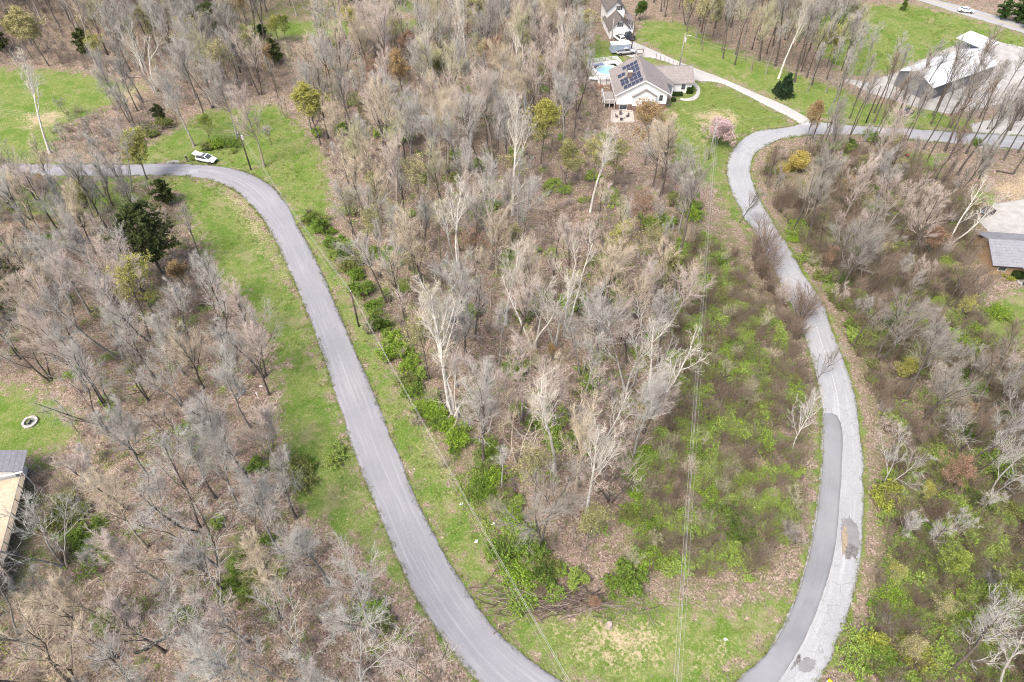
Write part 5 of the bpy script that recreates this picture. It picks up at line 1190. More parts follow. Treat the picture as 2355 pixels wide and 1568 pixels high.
# ---------------- house at the right edge
H3 = thing('grey_roofed_house', (G(2277, 632)[0]+3.4, G(2277, 632)[1]+2.2, 0), R(-6), 'brick house with grey shingle roof at the right edge', 'house')
box(-3.4, 9, -2.2, 7, -.1, 2.7).build('wall', M['tan_brick'], H3)
rf = MB(); slab(rf, [(-4,-2.9,2.5),(9.5,-2.9,2.5),(9.5,2.4,4.6),(-4,2.4,4.6)]); slab(rf, [(-4,2.4,4.6),(9.5,2.4,4.6),(9.5,7.6,2.5),(-4,7.6,2.5)]); rf.build('roof', M['shingle_grey'], H3)
m = MB(); m.prism([(-2.2,2.7),(7,2.7),(2.4,4.5)], 'x', -3.35, 8.95); m.build('gable', M['tan_brick'], H3)
box(-4, 9.5, -3.0, -2.91, 2.3, 2.5).build('gutter', M['black'], H3)
ga = MB(); slab(ga, [(1.2,-5.2,2.5),(3.9,-5.2,4.3),(3.9,1.0,4.3),(1.2,1.0,2.5)]); slab(ga, [(3.9,-5.2,4.3),(6.6,-5.2,2.5),(6.6,1.0,2.5),(3.9,1.0,4.3)]); ga.build('entry_roof', M['shingle_grey'], H3)
m = MB(); m.prism([(1.6,2.6),(6.2,2.6),(3.9,4.15)], 'y', -5.0, -4.9); m.build('entry_gable', M['red'], H3, label='dark red gable over the entry')
for xx in (1.7, 6.1): box(xx-.1, xx+.1, -5.0, -4.8, 0, 2.6).build('entry_post', M['black'], H3)
box(1.0, 7, -5.4, -2.3, -.05, .15).build('entry_slab', M['concrete'], H3)
box(2.6, 3.6, -2.26, -2.205, .15, 2.2).build('door', M['red'], H3); window(H3, -1.6, .9, 1.4, 1.3, 'y', -2.2)
hedge('round_shrub', *G(2336, 638), 1.5, 1.5, 1.2, 'round green shrub at the entry of the grey roofed house', 6)
put('bush', 2318, 640, .55, 'yellow green', 3, label='yellow green shrub beside the entry of the grey roofed house')['group'] = 'green bushes'
# ---------------- deck and roof corner at the left edge
DK = thing('wooden_deck', (0, 0, 0), 0, 'new wooden deck with a railing at the left edge', 'deck')
c1 = Vector((*G(58, 1092, 2.6), 0)); c2 = Vector((*G(8, 1290, 2.6), 0)); dv = (c2-c1).normalized(); DK.location = c1; DK.rotation_euler[2] = math.atan2(dv.y, dv.x)
Ld = 17.5   # local x runs along the outer edge towards the camera, y into the house side (negative)
for k in range(46):
    box(.02, Ld, -6.6+k*.143, -6.6+k*.143+.135, 2.45, 2.5).build('deck_board', M['deckwood'], DK)
box(0, Ld, -6.6, -.02, 2.28, 2.445).build('deck_frame', M['greywood'], DK)
for k in range(9): box(k*2.15, k*2.15+.1, -.1, 0, -.1, 3.55).build('rail_post', M['greywood'], DK)
for z0 in (2.62, 3.5): box(0, Ld, -.09, -.01, z0, z0+.06).build('rail', M['greywood'], DK)
bal = box(-.018, .018, -.018, .018, 2.68, 3.5).mesh('baluster', M['greywood'])
for k in range(1, 130): obj('baluster', bal, DK, (k*.134, -.05, 0))
H4 = thing('deck_house', (0, 0, 0), 0, 'house corner with a pale shingle roof beside the wooden deck', 'house'); H4.location = c1; H4.rotation_euler[2] = DK.rotation_euler[2]
box(-3.2, -.6, -12, -1.5, -.1, 3.6).build('wall', M['white_siding'], H4)
rf = MB(); slab(rf, [(-3.6,-12.5,3.6),(.05,-12.5,3.6),(.05,-6,5.8),(-3.6,-6,5.8)]); rf.build('roof', M['shingle_grey'], H4)
rf = MB(); slab(rf, [(-3.6,-6,5.8),(.05,-6,5.8),(.05,.1,3.6),(-3.6,.1,3.6)]); rf.build('roof', M['shingle_grey'], H4)
box(.06, .2, -6, .15, 3.42, 3.62).build('gutter', M['white_trim'], H4); box(.06, .16, 0, .1, .2, 3.4).build('downpipe', M['white_trim'], H4)
box(-.596, -.55, -5.5, -3.3, 2.5, 4.0-.5).build('glass_door', M['glass'], H4)

# ================================================================== VEHICLES
def vehicle(name, kind, mat, loc, rz, label, cat, hatch_open=False, scale=1.0):
    """x forward; body lofted from cross sections"""
    t_ = thing(name, (*loc, .0), rz, label, cat); t_.scale = (scale,)*3
    L, W = (4.7, .93) if kind != 'pickup' else (5.6, .98)
    if kind == 'sedan': st = [(-2.35,.55,.80,.80),(-2.25,.42,.98,.88),(-1.6,.30,1.02,.93),(0,.26,1.0,.93),(1.2,.28,.98,.93),(1.9,.34,.90,.90),(2.25,.42,.80,.82),(2.35,.5,.68,.74)]
    elif kind == 'pickup': st = [(-2.8,.60,1.05,.93),(-2.7,.48,1.12,.97),(-1.6,.44,1.12,.98),(-.6,.42,1.12,.98),(1.0,.42,1.15,.98),(1.9,.44,1.13,.97),(2.6,.50,1.05,.94),(2.8,.6,.92,.86)]
    else: st = [(-2.35,.60,.95,.82),(-2.28,.45,1.05,.90),(-1.7,.36,1.06,.94),(0,.33,1.06,.94),(1.1,.34,1.08,.94),(1.8,.38,1.03,.92),(2.2,.45,.94,.86),(2.35,.55,.80,.78)]
    V = []; k = 8
    for x, z0, z1, w_ in st:
        for yy, zz in ((-w_*.9, z0), (-w_, z0+(z1-z0)*.35), (-w_*.985, z0+(z1-z0)*.75), (-w_*.86, z1), (w_*.86, z1), (w_*.985, z0+(z1-z0)*.75), (w_, z0+(z1-z0)*.35), (w_*.9, z0)): V.append((x, yy, zz))
    n = len(st); Fc = [(i*k+j, (i+1)*k+j, (i+1)*k+(j+1) % k, i*k+(j+1) % k) for i in range(n-1) for j in range(k)]+[tuple(range(k)), tuple(range((n-1)*k, n*k))[::-1]]
    mb = MB(); mb.add(V, Fc); mb.build('body', mat, t_, True)
    zb = st[3][2]-.02
    if kind == 'sedan': gh = [(-1.75,zb,.80),(-1.05,1.40,.62),(.15,1.42,.62),(1.15,zb,.78)]
    elif kind == 'pickup': gh = [(-.75,zb,.86),(-.6,1.78,.70),(.65,1.80,.70),(1.35,zb,.84)]
    else: gh = [(-2.2,zb,.82),(-1.95,1.62,.66),(.1,1.66,.66),(1.15,zb,.82)]
    # glasshouse, roof, pillars
    g = MB(); V = []
    for x, z, w_ in gh: V += [(x, -w_, z), (x, w_, z)]
    g.add(V, [(0,2,3,1),(2,4,5,3),(4,6,7,5),(0,4,2),(0,6,4),(1,3,5),(1,5,7),(0,1,7,6)]); g.build('windows', M['glass'], t_)
    rf_ = MB(); rf_.prism([(gh[1][0]-.12, gh[1][1]-.02), (gh[1][0], gh[1][1]+.03), (gh[2][0], gh[2][1]+.03), (gh[2][0]+.15, gh[2][1]-.03)], 'y', -.66 if kind != 'pickup' else -.71, .66 if kind != 'pickup' else .71); rf_.build('roof', mat, t_)
    for s in (-1, 1):
        for i0, i1 in ((0, 1), (3, 2)):
            p0 = (gh[i0][0], s*(gh[i0][2]+.005), gh[i0][1]); p1 = (gh[i1][0], s*(gh[i1][2]+.01), gh[i1][1]); MB().tube([p0, p1], .05, 5).build('pillar', mat, t_)
        xm = (gh[1][0]+gh[2][0])/2; MB().tube([(xm, s*.86, zb), (xm, s*.69, gh[1][1])], .04, 5).build('pillar', M['black'], t_)
    # wheels
    wx = (1.42, -1.40) if kind != 'pickup' else (1.75, -1.75); wr = .35 if kind != 'pickup' else .40
    ty = MB().lathe([(wr*.6,-.11),(wr*.93,-.12),(wr,-.08),(wr,.08),(wr*.93,.12),(wr*.6,.11)], 18, axis='y').mesh('tyre', M['rubber'], True)
    ri = MB().lathe([(.02,-.125),(wr*.25,-.12),(wr*.58,-.10),(wr*.62,-.02),(wr*.62,.02),(wr*.58,.10),(wr*.25,.12),(.02,.125)], 14, axis='y').mesh('rim', M['hub'], True)
    ar = MB().lathe([(wr*1.18,-.02),(wr*1.18,.02)], 18, axis='y').mesh('wheel_arch', M['black'])
    for x in wx:
        for s in (-1, 1):
            wl = obj('wheel', None, t_, (x, s*(W-.11), wr)); obj('tyre', ty, wl); obj('rim', ri, wl); obj('wheel_arch', ar, t_, (x, s*(W-.02), wr+.02))
    fr = st[-1][0]
    for s in (-1, 1):
        box(fr-.22, fr-.02, s*.62-.16, s*.62+.16, st[-2][2]-.28, st[-2][2]-.14).build('headlight', M['lamp'], t_)
        box(st[0][0]-.02, st[0][0]+.12, s*.72-.1, s*.72+.1, .72, .95).build('tail_light', M['tail'], t_)
        box(gh[3][0]-.35, gh[3][0]-.15, s*(W+.06)-.09, s*(W+.06)+.09, zb+.02, zb+.16).build('mirror', mat, t_)
        for xx in (-.25, .75) if kind != 'pickup' else (.1, .95): box(xx-.1, xx+.1, s*(W+.005)-.02, s*(W+.005)+.02, .86, .90).build('door_handle', M['black'], t_)
    box(fr-.06, fr+.02, -.45, .45, .5, .72).build('grille', M['black'], t_)
    box(st[0][0]-.03, st[0][0]+.05, -.26, .26, .62, .74).build('number_plate', M['lamp'], t_)
    box(-1.9, 1.9, -W+.01, W-.01, .27, .40).build('sill', M['black'], t_)
    if kind == 'pickup':
        bd = box(-2.68, -.85, -.78, .78, 1.125, 1.14).build('bed', M['black'], t_)
        for s in (-1, 1): box(-2.72, -.8, s*.86-.07, s*.86+.07, 1.10, 1.20).build('bed_side', mat, t_)
        box(-2.8, -2.7, -.86, .86, 1.0, 1.20).build('tailgate', mat, t_)
    if kind == 'suv':
        for s in (-1, 1): MB().tube([(-1.8, s*.6, 1.72), (.1, s*.6, 1.75)], .03, 6).build('roof_rail', M['black'], t_)
        box(-.7, .0, -.5, .5, 1.69, 1.705).build('sunroof', M['glass'], t_)
    if hatch_open:
        hm = MB(); hm.prism([(-1.95,1.62),(-2.95,1.92),(-3.05,1.80),(-2.9,1.78),(-2.0,1.52)], 'y', -.72, .72); ho = hm.build('open_tailgate', mat, t_)
        hm = MB(); hm.prism([(-2.1,1.60),(-2.8,1.80),(-2.8,1.77),(-2.1,1.57)], 'y', -.55, .55); hm.build('rear_window', M['glass'], ho)
        box(-2.37, -2.2, -.6, .6, .75, 1.4).build('boot_opening', M['black'], t_)
    return t_
vehicle('parked_car', 'suv', M['p_white'], G(477, 371), R(-17), 'white SUV parked on the grass with its tailgate open', 'car', True)
vehicle('parked_car', 'suv', M['p_white'], G(1422, 92), R(115), 'white SUV parked in front of the garage doors', 'car')
vehicle('pickup_truck', 'pickup', M['p_navy'], G(1442, 87), R(118), 'dark pickup truck parked beside the white SUV at the garage', 'truck')
vehicle('pickup_truck', 'pickup', M['p_silver'], G(1437, 124), R(12), 'silver pickup truck in front of the blue trailer', 'truck')
vehicle('driving_car', 'sedan', M['p_white'], G(2219, 28), R(-20), 'white car driving on the far highway', 'car')
vehicle('parked_car', 'sedan', M['p_black'], G(2262, 492), R(25), 'dark car parked beside the gravel drive at the right', 'car')
vehicle('parked_car', 'sedan', M['p_red'], G(887, 3), R(3), 'red car at the very top beyond the wood', 'car')
vehicle('parked_car', 'sedan', M['p_white'], G(876, 3), R(3), 'white car left of the red car at the top', 'car'); vehicle('parked_car', 'sedan', M['p_silver'], G(902, 3), R(3), 'silver car right of the red car at the top', 'car')
vehicle('parked_car', 'sedan', M['p_black'], G(2080, 262), R(30), 'black car half hidden in the trees by the barn', 'car')
TL_ = thing('box_trailer', (*G(1424, 121), 0), R(10), 'blue grey box trailer standing behind the silver pickup', 'trailer')
box(-2.7, 2.7, -1.15, 1.15, .55, 2.7).build('box_body', M['tarp'], TL_); box(-2.75, 2.75, -1.2, 1.2, 2.7, 2.82).build('roof', M['white_trim'], TL_)
for k in range(10): box(-2.6+k*.55, -2.56+k*.55, -1.2, -1.152, .6, 2.65).build('side_rib', M['alu'], TL_)
wt = MB().lathe([(.2,-.1),(.34,-.1),(.35,.1),(.2,.1)], 16, axis='y').mesh('wheel', M['rubber'])
for xx in (-.45, .45):
    for s in (-1, 1): obj('wheel', wt, TL_, (xx, s*1.2, .35))
MB().tube([(2.7, 0, .5), (3.9, 0, .5)], .06, 6).build('drawbar', M['black'], TL_)
# ride-on mower
MW = thing('ride_on_mower', (*G(2081, 363), 0), R(40), 'small red ride on mower in the clearing', 'mower')
m = MB(); m.prism([(-.1,.45),(.75,.4),(.85,.6),(.75,.8),(-.1,.85)], 'y', -.28, .28); m.build('bonnet', M['p_red'], MW)
box(-.8, .75, -.32, .32, .3, .42).build('chassis', M['black'], MW); box(-.65, -.2, -.25, .25, .55, .68).build('seat', M['black'], MW); box(-.72, -.62, -.25, .25, .6, 1.05).build('backrest', M['black'], MW)
MB().tube([(.15,0,.8),(0,0,1.05)], .02, 6).build('steering_column', M['black'], MW); MB().lathe([(.2,1.05),(.22,1.07),(.2,1.09)], 14).build('steering_wheel', M['black'], MW)
for x, r_ in ((.55, .2), (-.5, .3)):
    for s in (-1, 1): MB().lathe([(r_*.5,-.09),(r_,-.08),(r_,.08),(r_*.5,.09)], 14, c=(x, s*.42, r_), axis='y').build('wheel', M['rubber'], MW)

# ================================================================== POLES AND WIRES
TOPS = {}
def pole(key, x, y, h, label, mat='pole', arm=0.0, lamp=False, lean=(0, 0), tr=False):
    t_ = thing('utility_pole' if not lamp else 'light_pole', (x, y, 0), 0, label, 'pole', 'utility poles'); t_.rotation_euler = (lean[0], lean[1], 0)
    MB().tube([(0,0,-.5),(0,0,h*.5),(0,0,h)], [.17,.15,.12], 10).build('shaft', M[mat], t_, True)
    if arm:
        ca, sa = math.cos(arm), math.sin(arm); MB().tube([(-1.1*ca,-1.1*sa,h-.5),(1.1*ca,1.1*sa,h-.5)], .06, 4).build('crossarm', M[mat], t_)
        for s in (-1, -.35, .35, 1): MB().lathe([(.05,0),(.07,.08),(.04,.12),(.06,.2),(.02,.24)], 8, (s*ca, s*sa, h-.45)).build('insulator', M['insulator'], t_)
    else: MB().lathe([(.05,0),(.08,.1),(.04,.16),(.07,.24),(.02,.28)], 8, (0, 0, h)).build('insulator', M['insulator'], t_)
    if tr:
        m = MB().lathe([(.02,-.5),(.24,-.48),(.26,.45),(.2,.5),(.02,.52)], 12, (.38, 0, h-1.5)); m.build('transformer', M['insulator'], t_)
    if lamp:
        MB().tube([(0,0,h-.6),(.7,-.2,h-.3),(1.3,-.4,h-.25)], .04, 6).build('lamp_arm', M['alu'], t_); box(1.1, 1.6, -.55, -.3, h-.35, h-.2).build('lamp_head', M['insulator'], t_)
    TOPS[key] = Vector((x+h*math.sin(lean[1]), y-h*math.sin(lean[0]), h))
PA_ = G(577, 390); pole('A', *PA_, 9.5, 'dark utility pole at the edge of the lawn by the upper road bend', arm=.9, tr=True)
pole('B', *G(825, 750), 8.2, 'brown utility pole on the verge of the dark road')
pole('C', *G(1628, 367), 9.6, 'utility pole standing by the pink blossom tree', 'pole_grey', arm=.25)
pole('D', 13.8, 8.5, 9.6, 'utility pole between the two roads below the view', arm=.1)
pole('E', *G(1562, 151), 8.6, 'pale light pole beside the driveway', 'pole_grey', lamp=True, tr=True)
pole('F', *G(1451, 117), 10.0, 'dark pole beside the box trailer')
pole('G', *G(1405, 102), 7.0, 'slim grey pole left of the garage house', 'pole_grey')
pole('H', *G(1990, 283), 9.5, 'utility pole among the trees by the barn')
pole('L', -150, 152, 9.5, 'utility pole far along the road to the left')
pole('K', *G(1868, 318), 8.0, 'utility pole at the road junction among the trees')
def wire(a, b2, za, zb, sag, label, off=(0, 0), r_=.028, mat='wire'):
    p, q = TOPS[a].copy(), TOPS[b2].copy(); p.z += za; q.z += zb; p.x += off[0]; q.x += off[0]; p.y += off[1]; q.y += off[1]
    pts = [p.lerp(q, t)-Vector((0, 0, sag*4*t*(1-t))) for t in np.linspace(0, 1, 25)]
    MB().tube(pts, r_*.62, 5).build('power_line', M[mat], None, True, label=label, cat='wire', group='overhead wires')
wire('A','B', .2, .2, .9, 'upper overhead wire from the lawn pole to the roadside pole', r_=.032); wire('A','B', -.6, -.3, 1.0, 'second overhead wire from the lawn pole to the roadside pole'); wire('A','B', -2.6, -2.3, 1.3, 'low cable from the lawn pole to the roadside pole', r_=.018)
wire('B','D', .2, .2, 1.0, 'upper overhead wire running down beside the dark road', r_=.032); wire('B','D', -.3, -.5, 1.1, 'second overhead wire running down beside the dark road'); wire('B','D', -2.3, -2.6, 1.4, 'thin low cable running down beside the dark road', r_=.016)
wire('C','D', -.2, -.2, 1.3, 'left one of the overhead wires above the clearing', (-.4, 0), .028); wire('C','D', -.2, -.2, 1.35, 'brightest overhead wire above the clearing', (0, 0), .036); wire('C','D', -.2, -.2, 1.3, 'right one of the overhead wires above the clearing', (.4, 0), .02); wire('C','D', -2.2, -2.2, 1.6, 'low cable above the clearing', (.2, 0), .018)
wire('C','K', -.4, 0, .5, 'overhead wire from the blossom tree pole to the junction', r_=.024); wire('E','H', 0, 0, 1.3, 'upper overhead wire passing the spruce', r_=.022); wire('E','H', -.8, -.8, 1.4, 'lower overhead wire passing the spruce', r_=.02); wire('F','E', -.3, 0, .7, 'overhead wire from the trailer pole to the light pole', r_=.016)
for k, dz in enumerate((0, -.7, -1.6)): wire('A','L', dz, dz, 1.6, ['topmost', 'middle', 'lowest'][k]+' overhead wire running left above the road', (0, k*.4), .018)

# ================================================================== SMALLER THINGS
# stone fire ring in the yard
FR = thing('fire_ring', (*G(70, 972), 0), 0, 'pale stone fire ring on the yard grass', 'fire ring')
stn = plain('pale_ring_stone', (.44,.43,.41), (.33,.32,.31), 6, .9, .3)
for k in range(16):
    a0, a1 = 2*math.pi*k/16+.02, 2*math.pi*(k+1)/16-.02; h_ = .34+.03*math.sin(k*2.3); m = MB()
    m.prism([(1.15*math.cos(a0), 1.15*math.sin(a0)), (1.15*math.cos(a1), 1.15*math.sin(a1)), (.78*math.cos(a1), .78*math.sin(a1)), (.78*math.cos(a0), .78*math.sin(a0))], 'z', -.05, h_); m.build('stone', stn, FR)
m = MB().lathe([(.78,.02),(.4,.06),(.02,.08)], 16); m.build('ash_bed', plain('ash', (.10,.10,.105), (.16,.16,.165), 4), FR)
r = random.Random(3)
for k in range(4):
    a0 = r.uniform(0, 3.1); MB().tube([(-.4*math.cos(a0), -.4*math.sin(a0), .1+.04*k), (.4*math.cos(a0), .4*math.sin(a0), .13+.04*k)], .05, 6).build('charred_log', M['black'], FR)
# black corrugated drain pipe, fallen logs
def lay(name, uv, rad, mat, label, cat, z=.12, taper=1.0, n=6):
    pts = [Vector((*G(u, v), z)) for u, v in uv]; pts = spline([tuple(p) for p in pts], n)
    rr = list(np.linspace(rad, rad*taper, len(pts))*(1+.08*np.sin(np.arange(len(pts))*2.2)*(taper < 1)))
    return MB().tube([tuple(p) for p in pts], rr, 8).build(name, mat, None, True, label=label, cat=cat)
lay('drain_pipe', [(310,1503),(335,1494),(360,1478),(375,1471),(392,1458)], .16, M['black'], 'black drain pipe lying among the leaves lower left', 'pipe')
lay('drain_pipe', [(398,1461),(415,1449),(430,1438)], .13, M['black'], 'short upper piece of black drain pipe lower left', 'pipe')
logm = plain('fallen_log_bark', (.36,.30,.26), (.24,.20,.17), 3, .9, .4)
lay('fallen_log', [(380,1270),(440,1267),(500,1262),(540,1258)], .2, logm, 'pale fallen log lying across the left wood', 'log', .18, .5)
lay('fallen_log', [(1185,1008),(1212,1008),(1232,1007)], .2, logm, 'short fallen log in the central wood', 'log', .18, .7)
lay('fallen_log', [(2060,870),(2090,872),(2120,867)], .14, logm, 'thin fallen log below the yellow small tree', 'log', .14, .6)
lay('fallen_log', [(280,185),(300,178),(330,180)], .25, logm, 'whitish fallen log beyond the field', 'log', .25, .5)
lay('fallen_log', [(2290,395),(2310,398),(2330,402)], .2, plain('dark_log', (.07,.06,.05), (.05,.04,.035), 3), 'dark fallen log near the right edge', 'log', .2, .6)
# brush pile: cut branches, each a piece
BP = thing('brush_pile', (*G(1265, 1388), 0), 0, 'low pile of cut branches at the tip of the central wood', 'brush pile')
r = random.Random(5); bms = [plain('cut_branch_a', (.17,.125,.105), (.12,.09,.075), 3), plain('cut_branch_b', (.27,.22,.185), (.20,.16,.135), 3), plain('cut_branch_c', (.09,.068,.058), (.06,.045,.04), 3)]
brm = [MB().tube([(-1.6,0,0),(-.6,.12,.06),(.5,-.06,.0),(1.6,.1,.1)], [.06,.052,.04,.015], 5).mesh('branch', bms[i]) for i in range(3)]
for k in range(290):
    o = obj('branch', brm[k % 3], BP, (r.gauss(.3, 4.2), r.gauss(.4, 1.2), .1+abs(r.gauss(0, .45)))); o.rotation_euler = (r.uniform(-.3, .3), r.uniform(-.16, .16), r.gauss(.05, .45)+(math.pi if r.random() < .5 else 0)); o.scale = (r.uniform(.5, 1.3),)*3
BP2 = thing('brush_pile', (*G(1420, 1388), 0), 0, 'scattered pale branches right of the rusty bush', 'brush pile')
for k in range(60):
    o = obj('branch', brm[(k+1) % 2], BP2, (r.gauss(1.0, 3.2), r.gauss(-.6, 1.2), .08+abs(r.gauss(0, .15)))); o.rotation_euler = (r.uniform(-.3, .3), r.uniform(-.12, .12), r.uniform(0, 6.28)); o.scale = (r.uniform(.3, .9),)*3
# sawn stump and pale sand heap
m = MB().lathe([(.5,-.1),(.42,.15),(.36,.5),(.02,.52)], 12); m.build('tree_stump', logm, loc=(*G(1400, 1438), 0), label='pale stump on the bottom clearing', cat='stump')
# roadside marker at the bottom edge: yellow and white board on a post
RM = thing('road_marker', (*G(1903, 1580), 0), R(35), 'yellow and white marker board beside the right road', 'marker')
box(-.45, 0, -.5, .5, .9, 1.0).build('white_panel', M['white_trim'], RM); box(.002, .45, -.5, .5, .9, 1.0).build('yellow_panel', plain('marker_yellow', (.75,.45,.01), (.7,.42,.02), 2), RM); box(-.05, .05, -.05, .05, -.1, .9).build('post', M['greywood'], RM)
# litter
wl = plain('white_plastic', (.75,.75,.74), (.66,.66,.66), 3, .5)
for k, (u, v, lb) in enumerate([(1058,1162,'white litter heap on the verge of the dark road'),(1132,1208,'small white litter below the bush on the verge'),(963,887,'white scrap under the roadside wires'),(1096,1249,'tiny white scrap low on the verge'),(1672,1472,'white board lying beside the clearing thicket'),(597,890,'pale scrap at the edge of the left wood')]):
    rr_ = np.random.default_rng(k); V = [(x*.13+rr_.normal(0, .05), y*.10+rr_.normal(0, .05), .04+.12*rr_.random()) for y in range(4) for x in range(4)]
    o = obj('litter', mesh_from('litter', V, [(y*4+x, y*4+x+1, y*4+5+x, y*4+4+x) for y in range(3) for x in range(3)], wl), None, (*G(u, v), 0), rr_.uniform(0, 3), label=lb, cat='litter'); sm_ = o.modifiers.new('thick', 'SOLIDIFY'); sm_.thickness = .03
# fence posts along the driveway by the white house
for k in range(7):
    u, v = 1508+k*9.6, 130+k*4.2; f_ = thing('fence_post', (*G(u, v+4), 0), 0, f'{ORD[k] if k else "first"} fence post counted from the trailer along the driveway', 'post', 'fence posts along the driveway')
    box(-.07, .07, -.07, .07, -.2, 1.35).build('shaft', M['greywood'], f_); m = MB().prism([(-.09,1.35),(.09,1.35),(0,1.45)], 'y', -.09, .09); m.build('cap', M['greywood'], f_)
# firewood rack and covered heap left of the house
FW = thing('firewood_stack', (*G(1372, 201), 0), R(-8), 'reddish firewood stack below the pool deck', 'firewood')
lm = MB().lathe([(.02,-.25),(.13,-.25),(.14,.25),(.02,.25)], 8, axis='y').mesh('split_log', plain('split_wood', (.34,.20,.14), (.26,.15,.11), 4))
for i in range(11):
    for j in range(3):
        for d in (0, 1): obj('split_log', lm, FW, (-1.6+i*.29+.14*(j % 2), d*.56-.3, .14+j*.25))
TB = thing('covered_table', (*G(1365, 186), 0), R(-5), 'white covered table left of the pool deck', 'table')
box(-1.2, 1.2, -.7, .7, .72, .8).build('table_top', M['white_trim'], TB)
for sx in (-1.05, 1.0):
    for sy in (-.6, .55): box(sx, sx+.06, sy, sy+.06, 0, .72).build('leg', M['white_trim'], TB)
GZ = thing('wooden_swing', (*G(1470, 131), 0), R(15), 'brown wooden swing frame behind the house', 'swing')
for s in (-1, 1):
    MB().tube([(s*1.1,-.7,0),(s*1.0,0,2.1)], .06, 6).build('leg', M['brick'], GZ); MB().tube([(s*1.1,.7,0),(s*1.0,0,2.1)], .06, 6).build('leg', M['brick'], GZ)
box(-1.2, 1.2, -.08, .08, 2.06, 2.2).build('beam', M['brick'], GZ); box(-.7, .7, -.25, .25, .5, .56).build('seat', M['greywood'], GZ); box(-.7, .7, .25, .3, .5, 1.0).build('backrest', M['greywood'], GZ)
for s in (-.65, .65): MB().tube([(s,0,.55),(s,0,2.08)], .015, 4).build('chain', M['alu'], GZ)
# surveyors' post near the left verge
f_ = thing('survey_stake', (*G(594, 915), 0), 0, 'thin pale stake at the edge of the left wood', 'stake'); box(-.05, .05, -.05, .05, -.1, 1.3).build('shaft', M['white_trim'], f_); box(-.06, .06, -.06, .06, 1.3, 1.42).build('cap', M['white_trim'], f_)

# ================================================================== THE PERSON on the road edge
PE = thing('person', (*G(432, 372), 0), R(-15), 'person in dark jacket and teal trousers with a pale cap at the roadside', 'person')
J = {'pel': (0,0,.95,.14), 'wa': (0,.01,1.08,.13), 'ch': (0,.0,1.3,.155), 'ne': (0,-.01,1.46,.06), 'hd': (0,-.03,1.6,.095), 'ht': (0,-.03,1.7,.085),
     'hl': (-.1,0,.9,.095), 'kl': (-.11,-.03,.5,.062), 'al': (-.11,.02,.09,.042), 'fl': (-.12,-.13,.04,.035), 'hr': (.1,0,.9,.095), 'kr': (.12,-.02,.5,.062), 'ar': (.13,.03,.09,.042), 'fr': (.15,-.12,.04,.035),
     'sl': (-.19,0,1.38,.065), 'el': (-.26,.0,1.12,.046), 'wl': (-.2,-.2,1.1,.032), 'sr': (.19,0,1.38,.065), 'er': (.26,.0,1.12,.046), 'wr': (.2,-.2,1.12,.032)}
Eg = [('pel','wa'),('wa','ch'),('ch','ne'),('ne','hd'),('hd','ht'),('pel','hl'),('hl','kl'),('kl','al'),('al','fl'),('pel','hr'),('hr','kr'),('kr','ar'),('ar','fr'),('ch','sl'),('sl','el'),('el','wl'),('ch','sr'),('sr','er'),('er','wr')]
for s, w_ in ((-1, 'wl'), (1, 'wr')):
    bx, by, bz = J[w_][:3]; pn = 'p'+w_; J[pn] = (bx-.01*s, by-.08, bz, .03); Eg.append((w_, pn))
    for f_i in range(4):
        a_, b_n = f'{pn}{f_i}a', f'{pn}{f_i}b'; J[a_] = (bx+(f_i-1.5)*.02-.01*s, by-.125-.005*(f_i in (1, 2)), bz-.004, .0095); J[b_n] = (bx+(f_i-1.5)*.021-.01*s, by-.155-.008*(f_i in (1, 2)), bz-.03, .008); Eg += [(pn, a_), (a_, b_n)]
    J[pn+'t'] = (bx-.045*s, by-.085, bz+.0, .0095); J[pn+'u'] = (bx-.05*s, by-.12, bz-.01, .008); Eg += [(w_, pn+'t'), (pn+'t', pn+'u')]
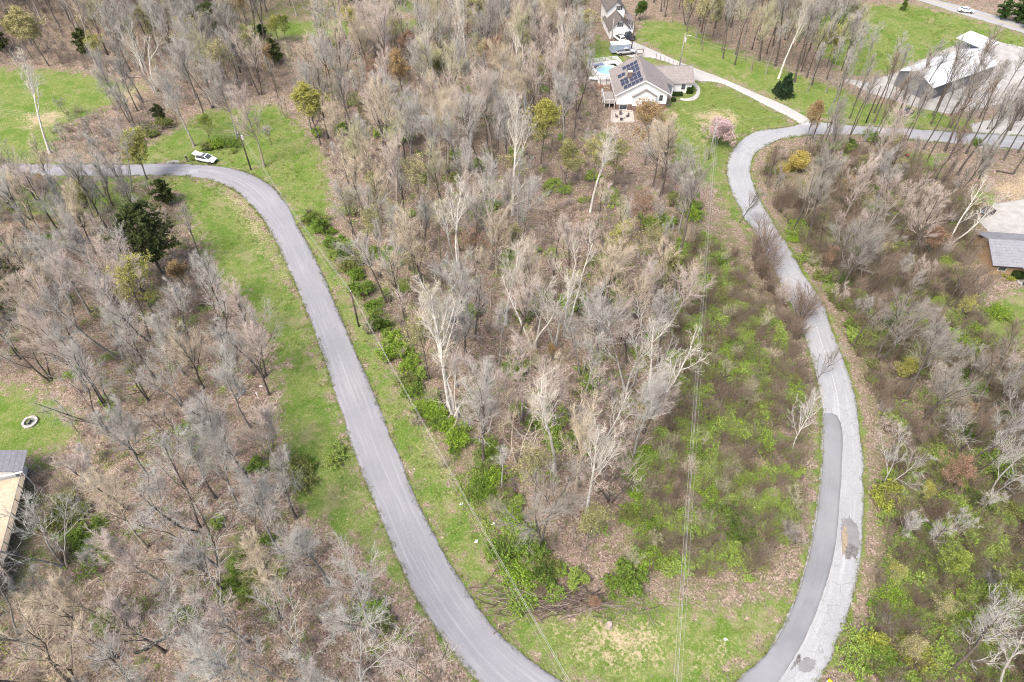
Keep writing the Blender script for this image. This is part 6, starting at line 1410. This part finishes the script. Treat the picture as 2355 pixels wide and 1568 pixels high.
keys = list(J); me_ = bpy.data.meshes.new('figure'); me_.from_pydata([J[k][:3] for k in keys], [(keys.index(a), keys.index(b)) for a, b in Eg], [])
tmp = bpy.data.objects.new('figure', me_); COL.objects.link(tmp); sk = tmp.modifiers.new('skin', 'SKIN'); 
for i, k in enumerate(keys): me_.skin_vertices[0].data[i].radius = (J[k][3],)*2; me_.skin_vertices[0].data[i].use_root = (k == 'pel')
tmp.modifiers.new('sub', 'SUBSURF').levels = 2
dg = bpy.context.evaluated_depsgraph_get(); body = bpy.data.meshes.new_from_object(tmp.evaluated_get(dg)); body.name = 'body'
bpy.data.objects.remove(tmp)
cols = [plain('skin', (.45,.28,.21), (.40,.25,.19), 8, .6), plain('dark_jacket', (.02,.022,.028), (.03,.032,.038), 6, .9), plain('teal_trousers', (.04,.10,.11), (.03,.08,.09), 6, .9), plain('dark_shoes', (.03,.028,.025), (.04,.04,.04), 6, .8)]
body.materials.clear()
for c_ in cols: body.materials.append(c_)
for p in body.polygons:
    c_ = p.center; p.use_smooth = True
    if c_.z < .1: p.material_index = 3
    elif c_.z < .98: p.material_index = 2
    elif c_.z < 1.46 and not (c_.y < -.2): p.material_index = 1
    else: p.material_index = 0
bo = obj('body', body, PE)
m = MB().lathe([(.105,1.62),(.112,1.68),(.09,1.74),(.02,1.765)], 14, (0,-.03,0)); m.add([(-.09,-.12,1.64),(.09,-.12,1.64),(.07,-.23,1.63),(-.07,-.23,1.63)], [(0,1,2,3)]); m.build('cap', plain('pale_cap', (.6,.58,.55), (.5,.48,.46), 5), PE, True)
for s in (-1, 1):
    MB().lathe([(.001,-.008),(.011,0),(.001,.008)], 8, (s*.035,-.122,1.605)).build('eye', M['black'], PE); MB().lathe([(.01,-.025),(.02,0),(.01,.025)], 8, (s*.097,-.02,1.6)).build('ear', cols[0], PE)
MB().prism([(-.115,1.60),(-.145,1.575),(-.115,1.57)], 'x', -.012, .012).build('nose', cols[0], PE); box(-.025, .025, -.126, -.115, 1.538, 1.546).build('mouth', plain('lips', (.35,.15,.13), (.3,.13,.12), 5), PE)
